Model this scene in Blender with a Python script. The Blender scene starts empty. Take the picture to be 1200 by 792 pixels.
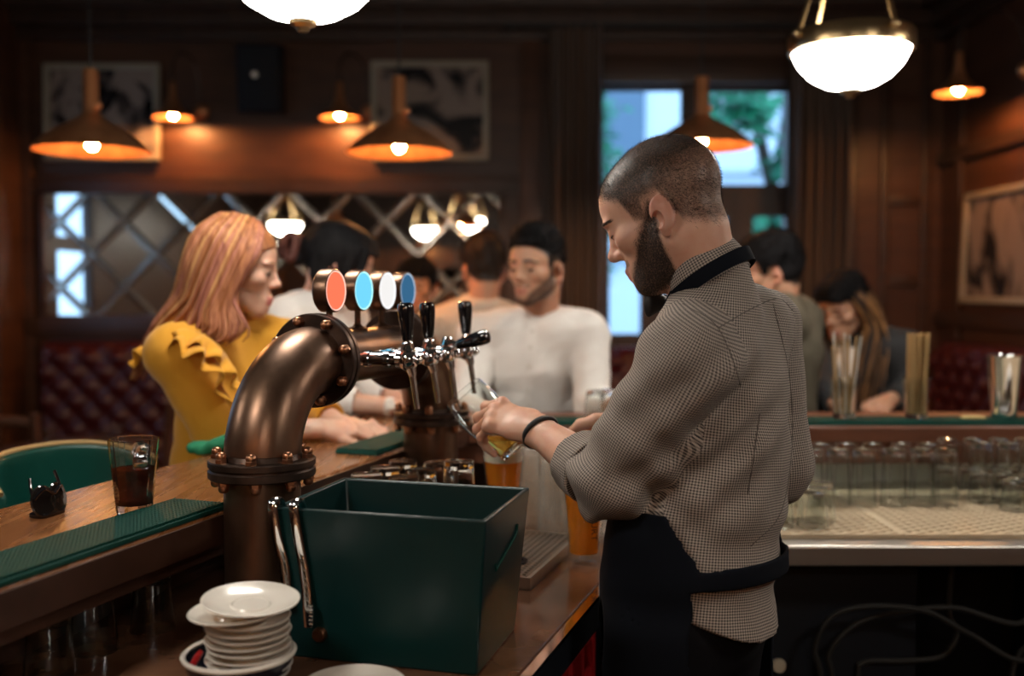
import bpy, bmesh, math, random
import numpy as np
from mathutils import Vector, Matrix
random.seed(7); np.random.seed(7)
SC = bpy.context.scene
COL = SC.collection
# ------------------------------------------------------------------ camera, world, exposure
F = 1167.0
PITCH = math.radians(2.75)
cam_d = bpy.data.cameras.new('camera'); cam = bpy.data.objects.new('camera', cam_d); COL.objects.link(cam)
cam.location = (0, 0, 1.5); cam.rotation_euler = (math.radians(90) - PITCH, 0, 0)
cam_d.sensor_width = 36.0; cam_d.lens = F / 1200 * 36.0
cam_d.clip_start = 0.02; cam_d.clip_end = 200
cam_d.dof.use_dof = True; cam_d.dof.focus_distance = 1.66; cam_d.dof.aperture_fstop = 1.75
SC.camera = cam
SC.view_settings.view_transform = 'Standard'; SC.view_settings.look = 'None'
SC.view_settings.gamma = 1.0; SC.view_settings.use_curve_mapping = False
SC.view_settings.exposure = 0.95
SC.cycles.use_denoising = True
SC.cycles.max_bounces = 14; SC.cycles.transmission_bounces = 12; SC.cycles.transparent_max_bounces = 24
SC.cycles.glossy_bounces = 6; SC.cycles.diffuse_bounces = 4
SC.cycles.caustics_reflective = False; SC.cycles.caustics_refractive = True; SC.cycles.blur_glossy = 1.0
SC.cycles.sample_clamp_indirect = 6.0
W = bpy.data.worlds.new('world'); SC.world = W; W.use_nodes = True
_bg = W.node_tree.nodes['Background']
_bg.inputs[0].default_value = (0.46, 0.71, 1.0, 1); _bg.inputs[1].default_value = 1.9
LAMP_BOWL = 20.0       # emission of the white glass bowls
LAMP_BULB = 420.0      # emission of the warm bulbs in the copper shades
BULB_COL = (1.0, 0.44, 0.14)
# ------------------------------------------------------------------ helpers
def P(u, v, Y):
    "world point on the pixel ray (u, v) of the 1200x792 frame at depth Y"
    a = (u - 600) / F; b = (396 - v) / F
    c, s = math.cos(PITCH), math.sin(PITCH)
    r = Vector((a, c + b * s, -s + b * c))
    return Vector((0, 0, 1.5)) + r * (Y / r.y)
def PZ(u, v, z):
    r = P(u, v, 1.0) - Vector((0, 0, 1.5))
    return Vector((0, 0, 1.5)) + r * ((z - 1.5) / r.z)

def tag(o, label=None, cat=None, group=None, kind=None):
    if label: o['label'] = label
    if cat: o['category'] = cat
    if group: o['group'] = group
    if kind: o['kind'] = kind
    return o
def empty(name, loc=(0, 0, 0), rz=0.0, rot=None):
    o = bpy.data.objects.new(name, None); COL.objects.link(o)
    o.location = loc; o.rotation_euler = rot if rot else (0, 0, rz)
    o.empty_display_size = 0.05
    return o
def thing(name, label, cat, loc=(0, 0, 0), rz=0.0, group=None, rot=None):
    return tag(empty(name, loc, rz, rot), label, cat, group)
def kids(o):
    return [c for c in COL.objects if c.parent == o]
def copy_tree(o, parent=None, name=None):
    c = o.copy(); COL.objects.link(c)
    if parent: c.parent = parent
    for ch in kids(o): copy_tree(ch, c)
    return c

class MB:
    "collects shapes, then builds ONE mesh object"
    def __init__(s): s.v = []; s.f = []; s.mi = []; s.m = 0
    def add(s, vs, fs):
        b = len(s.v); s.v += [tuple(x) for x in vs]
        s.f += [tuple(i + b for i in f) for f in fs]; s.mi += [s.m] * len(fs)
        return s
    def box(s, c, size, rot=None, bev=0.0, taper=None):
        if bev > 0:
            bm = bmesh.new(); bmesh.ops.create_cube(bm, size=1.0)
            for vv in bm.verts: vv.co = Vector((vv.co.x * size[0], vv.co.y * size[1], vv.co.z * size[2]))
            bmesh.ops.bevel(bm, geom=bm.edges[:], offset=bev, segments=2, affect='EDGES', profile=0.6)
            bm.verts.index_update()
            vs = [vv.co.copy() for vv in bm.verts]; fs = [[q.index for q in f.verts] for f in bm.faces]; bm.free()
        else:
            x, y, z = size[0] / 2, size[1] / 2, size[2] / 2
            vs = [Vector(q) for q in ((-x, -y, -z), (x, -y, -z), (x, y, -z), (-x, y, -z), (-x, -y, z), (x, -y, z), (x, y, z), (-x, y, z))]
            fs = [(0, 3, 2, 1), (4, 5, 6, 7), (0, 1, 5, 4), (1, 2, 6, 5), (2, 3, 7, 6), (3, 0, 4, 7)]
        if rot is not None:
            R = rot if isinstance(rot, Matrix) else Matrix.Rotation(rot, 3, 'Z')
            vs = [R @ q for q in vs]
        c = Vector(c)
        return s.add([q + c for q in vs], fs)
    def lathe(s, prof, seg=32, loc=(0, 0, 0), R=None, cap=True, a0=0.0):
        "prof: list of (r, z); rings with r == 0 become poles"
        vs = []; fs = []; rings = []
        for r, z in prof:
            if r < 1e-6: rings.append([len(vs)]); vs.append(Vector((0, 0, z)))
            else:
                rings.append(list(range(len(vs), len(vs) + seg)))
                for i in range(seg):
                    a = a0 + 2 * math.pi * i / seg; vs.append(Vector((r * math.cos(a), r * math.sin(a), z)))
        for A, B in zip(rings, rings[1:]):
            if len(A) == 1 and len(B) == 1: continue
            for i in range(seg):
                j = (i + 1) % seg
                if len(A) == 1: fs.append((A[0], B[j], B[i]))
                elif len(B) == 1: fs.append((A[i], A[j], B[0]))
                else: fs.append((A[i], A[j], B[j], B[i]))
        if cap:
            if len(rings[0]) > 1: fs.append(tuple(reversed(rings[0])))
            if len(rings[-1]) > 1: fs.append(tuple(rings[-1]))
        L = Vector(loc)
        if R is not None: vs = [R @ q for q in vs]
        return s.add([q + L for q in vs], fs)
    def cone(s, a, b, r1, r2=None, seg=16):
        a = Vector(a); b = Vector(b); r2 = r1 if r2 is None else r2
        return s.lathe([(r1, 0), (r2, (b - a).length)], seg, a, zrot(b - a))
    def tube(s, pts, rad, seg=8, cap=True, flat=1.0, up=None):
        pts = [Vector(p) for p in pts]; n = len(pts)
        rad = rad if isinstance(rad, (list, tuple)) else [rad] * n
        vs = []; fs = []; prev = None
        for i in range(n):
            t = (pts[min(i + 1, n - 1)] - pts[max(i - 1, 0)])
            t = t.normalized() if t.length > 1e-9 else Vector((0, 0, 1))
            if prev is None:
                ref = Vector(up) if up else (Vector((0, 0, 1)) if abs(t.z) < 0.9 else Vector((1, 0, 0)))
                x = (ref - t * ref.dot(t)).normalized()
            else:
                x = (prev - t * prev.dot(t))
                x = x.normalized() if x.length > 1e-6 else t.orthogonal().normalized()
            prev = x; y = t.cross(x)
            for k in range(seg):
                a = 2 * math.pi * k / seg
                vs.append(pts[i] + x * (rad[i] * math.cos(a)) + y * (rad[i] * flat * math.sin(a)))
        for i in range(n - 1):
            for k in range(seg):
                j = (k + 1) % seg
                fs.append((i * seg + k, i * seg + j, (i + 1) * seg + j, (i + 1) * seg + k))
        if cap:
            fs.append(tuple(range(seg - 1, -1, -1))); fs.append(tuple((n - 1) * seg + k for k in range(seg)))
        return s.add(vs, fs)
    def ball(s, c, r, seg=16, rings=10, R=None):
        r = r if isinstance(r, (tuple, list)) else (r, r, r)
        b = len(s.v)
        s.lathe([(math.sin(math.pi * i / rings) if 0 < i < rings else 0.0, -math.cos(math.pi * i / rings)) for i in range(rings + 1)], seg)
        for i in range(b, len(s.v)):
            q = Vector((s.v[i][0] * r[0], s.v[i][1] * r[1], s.v[i][2] * r[2]))
            if R is not None: q = R @ q
            s.v[i] = tuple(q + Vector(c))
        return s
    def prism(s, poly, z0, z1):
        n = len(poly)
        vs = [(x, y, z0) for x, y in poly] + [(x, y, z1) for x, y in poly]
        fs = [tuple(range(n - 1, -1, -1)), tuple(range(n, 2 * n))] + [(i, (i + 1) % n, n + (i + 1) % n, n + i) for i in range(n)]
        return s.add(vs, fs)
    def build(s, name, mat, parent=None, smooth=35, loc=None, rot=None):
        me = bpy.data.meshes.new(name); me.from_pydata(s.v, [], s.f)
        mats = mat if isinstance(mat, (list, tuple)) else [mat]
        for m in mats: me.materials.append(m)
        if len(mats) > 1: me.polygons.foreach_set('material_index', s.mi)
        bm = bmesh.new(); bm.from_mesh(me); bmesh.ops.recalc_face_normals(bm, faces=bm.faces[:]); bm.to_mesh(me); bm.free()
        if smooth:
            me.polygons.foreach_set('use_smooth', [True] * len(me.polygons))
            if smooth < 180: me.set_sharp_from_angle(angle=math.radians(smooth))
        me.update()
        o = bpy.data.objects.new(name, me); COL.objects.link(o)
        if parent: o.parent = parent
        if loc: o.location = loc
        if rot: o.rotation_euler = rot
        return o
def zrot(d):
    return Vector((0, 0, 1)).rotation_difference(Vector(d).normalized()).to_matrix()
def spline(pts, n):
    "Catmull-Rom resample of a polyline to n points"
    p = [Vector(q) for q in pts]; p = [2 * p[0] - p[1]] + p + [2 * p[-1] - p[-2]]
    out = []; m = len(p) - 3
    for i in range(n):
        t = i / (n - 1) * m; k = min(int(t), m - 1); t -= k
        a, b, c, d = p[k:k + 4]
        out.append(0.5 * ((2 * b) + (c - a) * t + (2 * a - 5 * b + 4 * c - d) * t * t + (3 * b - a - 3 * c + d) * t ** 3))
    return out
# ------------------------------------------------------------------ materials
def mat(name, col, rough=0.5, metal=0.0, **k):
    m = bpy.data.materials.new(name); m.use_nodes = True
    nt = m.node_tree; b = nt.nodes['Principled BSDF']
    b.inputs['Base Color'].default_value = (*col, 1); b.inputs['Roughness'].default_value = rough
    b.inputs['Metallic'].default_value = metal
    for key, nm in (('spec', 'Specular IOR Level'), ('coat', 'Coat Weight'), ('trans', 'Transmission Weight'), ('ior', 'IOR'),
                    ('sss', 'Subsurface Weight'), ('sheen', 'Sheen Weight'), ('emit', 'Emission Strength')):
        if key in k: b.inputs[nm].default_value = k[key]
    if 'sss' in k: b.inputs['Subsurface Radius'].default_value = (0.010, 0.004, 0.002); b.inputs['Subsurface Scale'].default_value = 1.0
    if 'emit_col' in k: b.inputs['Emission Color'].default_value = (*k['emit_col'], 1)
    if 'var' in k or 'bump' in k:
        tc = nt.nodes.new('ShaderNodeTexCoord'); mp = nt.nodes.new('ShaderNodeMapping'); nz = nt.nodes.new('ShaderNodeTexNoise')
        mp.inputs['Scale'].default_value = k.get('scale', (20, 20, 20)); nz.inputs['Scale'].default_value = 1.0
        nz.inputs['Detail'].default_value = k.get('detail', 5.0)
        nt.links.new(tc.outputs['Object'], mp.inputs[0]); nt.links.new(mp.outputs[0], nz.inputs['Vector'])
        if 'var' in k:
            rp = nt.nodes.new('ShaderNodeValToRGB')
            rp.color_ramp.elements[0].color = (*k['var'], 1); rp.color_ramp.elements[1].color = (*col, 1)
            rp.color_ramp.elements[0].position = k.get('p0', 0.35); rp.color_ramp.elements[1].position = k.get('p1', 0.65)
            nt.links.new(nz.outputs['Fac'], rp.inputs[0]); nt.links.new(rp.outputs[0], b.inputs['Base Color'])
        if 'bump' in k:
            bp = nt.nodes.new('ShaderNodeBump'); bp.inputs['Strength'].default_value = k['bump']; bp.inputs['Distance'].default_value = k.get('bdist', 0.002)
            nt.links.new(nz.outputs['Fac'], bp.inputs['Height']); nt.links.new(bp.outputs[0], b.inputs['Normal'])
        if 'rvar' in k:
            mr = nt.nodes.new('ShaderNodeMapRange'); mr.inputs['To Min'].default_value = rough - k['rvar']; mr.inputs['To Max'].default_value = rough + k['rvar']
            nt.links.new(nz.outputs['Fac'], mr.inputs[0]); nt.links.new(mr.outputs[0], b.inputs['Roughness'])
    return m
def emis(name, col, strength):
    m = bpy.data.materials.new(name); m.use_nodes = True; nt = m.node_tree
    nt.nodes.clear(); o = nt.nodes.new('ShaderNodeOutputMaterial'); e = nt.nodes.new('ShaderNodeEmission')
    e.inputs[0].default_value = (*col, 1); e.inputs[1].default_value = strength
    nt.links.new(e.outputs[0], o.inputs[0]); return m
def wood(name, c1, c2, rough=0.45, scale=(3, 40, 40), **k):
    return mat(name, c1, rough, var=c2, scale=scale, bump=k.pop('bump', 0.25), bdist=0.0015, detail=8, p0=0.3, p1=0.7, **k)
def glassmat(name, tint=(1, 1, 1), rough=0.0, ior=1.47):
    m = bpy.data.materials.new(name); m.use_nodes = True; nt = m.node_tree
    nt.nodes.clear(); o = nt.nodes.new('ShaderNodeOutputMaterial'); g = nt.nodes.new('ShaderNodeBsdfGlass')
    g.inputs['Color'].default_value = (*tint, 1); g.inputs['Roughness'].default_value = rough; g.inputs['IOR'].default_value = ior
    nt.links.new(g.outputs[0], o.inputs[0]); return m
def panemat(name, tint=(0.9, 0.95, 1.0)):
    m = bpy.data.materials.new(name); m.use_nodes = True; nt = m.node_tree
    nt.nodes.clear(); o = nt.nodes.new('ShaderNodeOutputMaterial'); t = nt.nodes.new('ShaderNodeBsdfTransparent')
    g = nt.nodes.new('ShaderNodeBsdfGlossy'); g.inputs['Roughness'].default_value = 0.02
    mx = nt.nodes.new('ShaderNodeMixShader'); lw = nt.nodes.new('ShaderNodeLayerWeight'); lw.inputs[0].default_value = 0.5
    pw = nt.nodes.new('ShaderNodeMath'); pw.operation = 'POWER'; pw.inputs[1].default_value = 5.0; nt.links.new(lw.outputs['Facing'], pw.inputs[0])
    fr = nt.nodes.new('ShaderNodeMath'); fr.operation = 'MULTIPLY_ADD'; fr.inputs[1].default_value = 0.9; fr.inputs[2].default_value = 0.03; nt.links.new(pw.outputs[0], fr.inputs[0])
    t.inputs[0].default_value = (*tint, 1)
    nt.links.new(fr.outputs[0], mx.inputs[0]); nt.links.new(t.outputs[0], mx.inputs[1]); nt.links.new(g.outputs[0], mx.inputs[2])
    nt.links.new(mx.outputs[0], o.inputs[0]); return m
def thinglass(name, haze=0.0):
    "thin-walled glass: light goes straight through, more is reflected and absorbed at grazing angles"
    m = bpy.data.materials.new(name); m.use_nodes = True; nt = m.node_tree
    nt.nodes.clear(); o = nt.nodes.new('ShaderNodeOutputMaterial'); t = nt.nodes.new('ShaderNodeBsdfTransparent')
    lw = nt.nodes.new('ShaderNodeLayerWeight'); lw.inputs[0].default_value = 0.25
    rp = nt.nodes.new('ShaderNodeValToRGB'); rp.color_ramp.elements[0].color = (0.985, 0.985, 0.98, 1); rp.color_ramp.elements[1].color = (0.62, 0.64, 0.63, 1)
    rp.color_ramp.elements[0].position = 0.25; rp.color_ramp.elements[1].position = 0.95
    nt.links.new(lw.outputs['Facing'], rp.inputs[0]); nt.links.new(rp.outputs[0], t.inputs[0])
    g = nt.nodes.new('ShaderNodeBsdfGlossy'); g.inputs['Roughness'].default_value = 0.03
    l2 = nt.nodes.new('ShaderNodeLayerWeight'); l2.inputs[0].default_value = 0.5
    pw = nt.nodes.new('ShaderNodeMath'); pw.operation = 'POWER'; pw.inputs[1].default_value = 4.0; nt.links.new(l2.outputs['Facing'], pw.inputs[0])
    fr = nt.nodes.new('ShaderNodeMath'); fr.operation = 'MULTIPLY_ADD'; fr.inputs[1].default_value = 0.75; fr.inputs[2].default_value = 0.045; nt.links.new(pw.outputs[0], fr.inputs[0])
    mx = nt.nodes.new('ShaderNodeMixShader'); nt.links.new(fr.outputs[0], mx.inputs[0]); nt.links.new(t.outputs[0], mx.inputs[1]); nt.links.new(g.outputs[0], mx.inputs[2])
    out = mx.outputs[0]
    if haze:
        d = nt.nodes.new('ShaderNodeBsdfTranslucent'); d.inputs[0].default_value = (0.85, 0.83, 0.78, 1); df = nt.nodes.new('ShaderNodeBsdfDiffuse'); df.inputs[0].default_value = (0.80, 0.78, 0.72, 1)
        a = nt.nodes.new('ShaderNodeMixShader'); nt.links.new(d.outputs[0], a.inputs[1]); nt.links.new(df.outputs[0], a.inputs[2])
        b = nt.nodes.new('ShaderNodeMixShader'); b.inputs[0].default_value = haze; nt.links.new(out, b.inputs[1]); nt.links.new(a.outputs[0], b.inputs[2]); out = b.outputs[0]
    nt.links.new(out, o.inputs[0]); return m
def beermat(name, col, col2, density):
    "liquid: part clear refraction, part cloudy body"
    m = bpy.data.materials.new(name); m.use_nodes = True; nt = m.node_tree
    nt.nodes.clear(); o = nt.nodes.new('ShaderNodeOutputMaterial')
    d = nt.nodes.new('ShaderNodeBsdfTranslucent'); d.inputs[0].default_value = (*col, 1)
    df = nt.nodes.new('ShaderNodeBsdfDiffuse'); df.inputs[0].default_value = (*col, 1)
    a = nt.nodes.new('ShaderNodeMixShader'); a.inputs[0].default_value = 0.55
    g = nt.nodes.new('ShaderNodeBsdfRefraction'); g.inputs[0].default_value = (*col2, 1); g.inputs['IOR'].default_value = 1.33; g.inputs['Roughness'].default_value = 0.1
    mx = nt.nodes.new('ShaderNodeMixShader'); mx.inputs[0].default_value = density
    nt.links.new(d.outputs[0], a.inputs[1]); nt.links.new(df.outputs[0], a.inputs[2])
    nt.links.new(g.outputs[0], mx.inputs[1]); nt.links.new(a.outputs[0], mx.inputs[2]); nt.links.new(mx.outputs[0], o.inputs[0]); return m
M = {}
M['wall'] = wood('panel_wood', (0.105, 0.042, 0.020), (0.062, 0.024, 0.012), 0.42, (2.2, 2.2, 14))
M['wall_dark'] = wood('dark_wood', (0.060, 0.029, 0.017), (0.032, 0.016, 0.010), 0.45, (14, 14, 2))
M['trim'] = wood('trim_wood', (0.075, 0.034, 0.018), (0.042, 0.019, 0.011), 0.4, (3, 3, 20))
M['ceil'] = mat('ceiling_paint', (0.018, 0.014, 0.012), 0.8)
M['floor'] = wood('floor_wood', (0.035, 0.024, 0.018), (0.018, 0.012, 0.009), 0.5, (18, 2, 2))
M['bar'] = wood('bar_wood', (0.220, 0.088, 0.030), (0.135, 0.050, 0.018), 0.27, (60, 3.0, 8), bump=0.35, rvar=0.10)
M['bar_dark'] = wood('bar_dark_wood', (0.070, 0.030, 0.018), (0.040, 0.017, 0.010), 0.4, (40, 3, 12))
M['fascia'] = wood('red_brown_wood', (0.170, 0.060, 0.030), (0.105, 0.036, 0.018), 0.4, (4, 40, 40))
M['counter'] = mat('wet_brown_counter', (0.150, 0.070, 0.038), 0.16, var=(0.095, 0.042, 0.024), scale=(9, 9, 9), bump=0.06, rvar=0.08)
M['steel'] = mat('brushed_steel', (0.64, 0.61, 0.57), 0.36, 1.0, bump=0.06, scale=(4, 90, 90), rvar=0.06)
M['steel_plain'] = mat('satin_steel', (0.60, 0.58, 0.55), 0.30, 1.0)
M['chrome'] = mat('chrome', (0.82, 0.82, 0.83), 0.06, 1.0)
M['black_gloss'] = mat('black_lacquer', (0.006, 0.006, 0.008), 0.10, coat=0.6)
M['black'] = mat('black_plastic', (0.010, 0.010, 0.011), 0.45)
M['darkmetal'] = mat('dark_cupboard', (0.007, 0.009, 0.013), 0.5, spec=0.2)
M['bronze'] = mat('aged_bronze', (0.215, 0.125, 0.080), 0.34, 0.90, var=(0.125, 0.070, 0.047), scale=(16, 16, 9), rvar=0.07, bump=0.03)
M['bronze_dark'] = mat('dark_bronze', (0.095, 0.062, 0.048), 0.40, 0.9, var=(0.050, 0.034, 0.028), scale=(25, 25, 25))
M['bolt'] = mat('copper_bolt', (0.55, 0.27, 0.15), 0.30, 1.0, var=(0.32, 0.15, 0.09), scale=(90, 90, 90))
M['copper'] = mat('lamp_copper', (0.84, 0.39, 0.18), 0.32, 0.78, var=(0.56, 0.22, 0.09), scale=(8, 8, 3))
M['brass'] = mat('lamp_brass', (0.50, 0.36, 0.19), 0.28, 1.0, bump=0.05, scale=(3, 3, 60))
M['green_mat'] = mat('green_rubber', (0.003, 0.060, 0.046), 0.62, spec=0.3)
M['green_bin'] = mat('green_enamel', (0.002, 0.027, 0.027), 0.36, var=(0.0015, 0.021, 0.022), scale=(6, 6, 6), spec=0.35)
M['green_leather'] = mat('green_leather', (0.004, 0.060, 0.046), 0.38, bump=0.15, scale=(140, 140, 140))
M['porcelain'] = mat('white_porcelain', (0.74, 0.70, 0.63), 0.18, coat=0.3)
M['bowl_dark'] = mat('navy_glaze', (0.012, 0.014, 0.025), 0.2)
M['glass'] = glassmat('clear_glass', (0.97, 0.985, 0.98)); M['thin'] = thinglass('thin_glass')
M['cloudy'] = thinglass('frosted_glass', 0.16)
M['beer'] = beermat('wheat_beer', (0.96, 0.43, 0.050), (1.0, 0.62, 0.16), 0.62)
M['pale_beer'] = beermat('pale_lager', (0.90, 0.52, 0.10), (1.0, 0.80, 0.36), 0.35)
M['foam'] = mat('beer_foam', (0.90, 0.82, 0.66), 0.7, bump=0.3, scale=(250, 250, 250), sss=0.2)
M['cola'] = beermat('cola', (0.10, 0.018, 0.006), (0.40, 0.08, 0.03), 0.55)
M['ice'] = glassmat('ice', (0.97, 0.98, 1.0), 0.12, 1.31)
M['cream'] = mat('cream_plastic', (0.62, 0.50, 0.34), 0.45)
M['straw'] = mat('kraft_straw', (0.45, 0.30, 0.13), 0.5)
M['red'] = mat('red_plastic', (0.42, 0.016, 0.020), 0.35)
M['curtain'] = mat('brown_velvet', (0.110, 0.064, 0.040), 0.85, sheen=0.3)
M['redleather'] = mat('oxblood_leather', (0.058, 0.008, 0.009), 0.38, bump=0.1, scale=(90, 90, 90))
M['mirror'] = mat('mirror', (0.86, 0.84, 0.80), 0.012, 1.0)
M['bevel'] = mat('cut_mirror_edge', (0.86, 0.80, 0.70), 0.16, 1.0)
M['frame'] = mat('pale_gilt_frame', (0.40, 0.34, 0.25), 0.45)
M['paper'] = mat('paper', (0.7, 0.68, 0.62), 0.7)
M['pane'] = panemat('window_glass')
M['bowl'] = emis('lit_opal_glass', (1.0, 0.93, 0.83), LAMP_BOWL)
M['bulb'] = emis('lit_bulb', BULB_COL, LAMP_BULB)
M['cable'] = mat('black_cable', (0.022, 0.022, 0.021), 0.6, spec=0.2)
# ------------------------------------------------------------------ implicit surfaces for bodies and cloth
class SDF:
    def __init__(s, lo, hi, h):
        s.h = h; s.ax = [np.arange(lo[i], hi[i] + h, h, dtype=np.float32) for i in range(3)]
        s.D = np.full([len(a) for a in s.ax], 1.0, np.float32)
    def _win(s, lo, hi, pad):
        sl = []
        for i in range(3):
            a = int(np.searchsorted(s.ax[i], lo[i] - pad)); b = int(np.searchsorted(s.ax[i], hi[i] + pad))
            if b <= a: return None
            sl.append(slice(a, b))
        return tuple(sl)
    def _put(s, sl, d, k, sub):
        D = s.D[sl]
        if sub:
            d = -d; h = np.clip(0.5 - 0.5 * (D - d) / k, 0, 1); s.D[sl] = D * (1 - h) + d * h + k * h * (1 - h)
        else:
            h = np.clip(0.5 + 0.5 * (D - d) / k, 0, 1); s.D[sl] = D * (1 - h) + d * h - k * h * (1 - h)
    def ell(s, c, r, R=None, k=0.01, sub=False):
        r = (r, r, r) if not isinstance(r, (tuple, list)) else r
        m = max(r); lo = [c[i] - m for i in range(3)]; hi = [c[i] + m for i in range(3)]
        sl = s._win(lo, hi, k + 4 * s.h)
        if sl is None: return s
        x = s.ax[0][sl[0]][:, None, None] - c[0]; y = s.ax[1][sl[1]][None, :, None] - c[1]; z = s.ax[2][sl[2]][None, None, :] - c[2]
        if R is not None:
            x, y, z = (R[0][j] * x + R[1][j] * y + R[2][j] * z for j in range(3))
        k0 = np.sqrt((x / r[0]) ** 2 + (y / r[1]) ** 2 + (z / r[2]) ** 2) + 1e-9
        k1 = np.sqrt((x / r[0] ** 2) ** 2 + (y / r[1] ** 2) ** 2 + (z / r[2] ** 2) ** 2) + 1e-9
        s._put(sl, k0 * (k0 - 1) / k1, k, sub); return s
    def cone(s, a, b, ra, rb=None, side=None, k=0.01, sub=False):
        "tapered capsule; with (wide, deep) radii the section is an ellipse, wide along side"
        rb = ra if rb is None else rb
        wa, da = ra if isinstance(ra, tuple) else (ra, ra); wb, db = rb if isinstance(rb, tuple) else (rb, rb)
        m = max(wa, wb, da, db)
        sl = s._win([min(a[i], b[i]) - m for i in range(3)], [max(a[i], b[i]) + m for i in range(3)], k + 4 * s.h)
        if sl is None: return s
        x = s.ax[0][sl[0]][:, None, None] - a[0]; y = s.ax[1][sl[1]][None, :, None] - a[1]; z = s.ax[2][sl[2]][None, None, :] - a[2]
        ab = [b[i] - a[i] for i in range(3)]; L2 = sum(q * q for q in ab) + 1e-12
        t = np.clip((x * ab[0] + y * ab[1] + z * ab[2]) / L2, 0, 1)
        vx = x - t * ab[0]; vy = y - t * ab[1]; vz = z - t * ab[2]
        d2 = vx * vx + vy * vy + vz * vz
        if side is None or (wa == da and wb == db):
            d = np.sqrt(d2) - (wa + (wb - wa) * t)
        else:
            sd = vx * side[0] + vy * side[1] + vz * side[2]
            w = wa + (wb - wa) * t; dd = da + (db - da) * t
            q = np.maximum(d2 - sd * sd, 0)
            k0 = np.sqrt((sd / w) ** 2 + q / dd ** 2) + 1e-9
            k1 = np.sqrt((sd / w ** 2) ** 2 + q / dd ** 4) + 1e-9
            d = k0 * (k0 - 1) / k1
        s._put(sl, d, k, sub); return s
    def chain(s, pts, rad, k=0.01, side=None):
        for i in range(len(pts) - 1):
            ra = rad[i] if isinstance(rad, list) else rad; rb = rad[i + 1] if isinstance(rad, list) else rad
            s.cone(pts[i], pts[i + 1], ra, rb, side, k)
        return s
    def grid(s):
        return s.ax[0][:, None, None], s.ax[1][None, :, None], s.ax[2][None, None, :]
    def keep(s, n, p):
        "cut away everything on the far side of the plane (normal n, through p)"
        x, y, z = s.grid(); d = (x - p[0]) * n[0] + (y - p[1]) * n[1] + (z - p[2]) * n[2]
        s.D = np.maximum(s.D, d.astype(np.float32)); return s
    def wrinkle(s, f):
        x, y, z = s.grid(); s.D = s.D + f(x, y, z).astype(np.float32); return s
    def mesh(s):
        D = s.D
        for i in range(3):   # close at the bounds
            sl = [slice(None)] * 3
            for e in (0, -1): sl[i] = e; D[tuple(sl)] = np.maximum(D[tuple(sl)], 1e-4)
        S = D < 0
        c = np.zeros([n - 1 for n in D.shape], np.int8)
        for i in (0, 1):
            for j in (0, 1):
                for k in (0, 1):
                    c += S[i:S.shape[0] - 1 + i, j:S.shape[1] - 1 + j, k:S.shape[2] - 1 + k]
        act = (c > 0) & (c < 8); I, J, K = np.nonzero(act)
        idx = np.full(act.shape, -1, np.int32); idx[I, J, K] = np.arange(len(I))
        acc = np.zeros((len(I), 3)); cnt = np.zeros(len(I))
        cor = [(0, 0, 0), (1, 0, 0), (0, 1, 0), (1, 1, 0), (0, 0, 1), (1, 0, 1), (0, 1, 1), (1, 1, 1)]
        dv = [D[I + a, J + b, K + g] for a, b, g in cor]
        for p in range(8):
            for ax in range(3):
                if cor[p][ax] == 0:
                    q = p + (1, 2, 4)[ax]; d0 = dv[p]; d1 = dv[q]; m = (d0 < 0) != (d1 < 0)
                    t = np.where(m, d0 / np.where(m, d0 - d1, 1), 0)
                    for e in range(3): acc[:, e] += np.where(m, cor[p][e] + (t if e == ax else 0), 0)
                    cnt += m
        acc /= cnt[:, None]
        V = np.stack([s.ax[e][[I, J, K][e]] + acc[:, e] * s.h for e in range(3)], 1)
        Fs = []
        for ax in range(3):
            n = D.shape; sl0 = [slice(1, -1)] * 3; sl1 = [slice(1, -1)] * 3
            sl0[ax] = slice(0, -1); sl1[ax] = slice(1, None)
            s0 = S[tuple(sl0)]; s1 = S[tuple(sl1)]; m = s0 != s1
            i, j, k = np.nonzero(m); flip = s1[i, j, k]
            q = [i, j, k]; o = [e for e in range(3) if e != ax]
            base = [q[e] + (0 if e == ax else 1) for e in range(3)]
            def cell(da, db):
                cc = list(base); cc[o[0]] = cc[o[0]] + da; cc[o[1]] = cc[o[1]] + db; return idx[cc[0], cc[1], cc[2]]
            A, B, C_, E = cell(-1, -1), cell(0, -1), cell(0, 0), cell(-1, 0)
            if ax == 1: flip = ~flip
            f = np.where(flip[:, None], np.stack([E, C_, B, A], 1), np.stack([A, B, C_, E], 1)); Fs.append(f)
        return V, np.concatenate(Fs).astype(np.int32)
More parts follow.
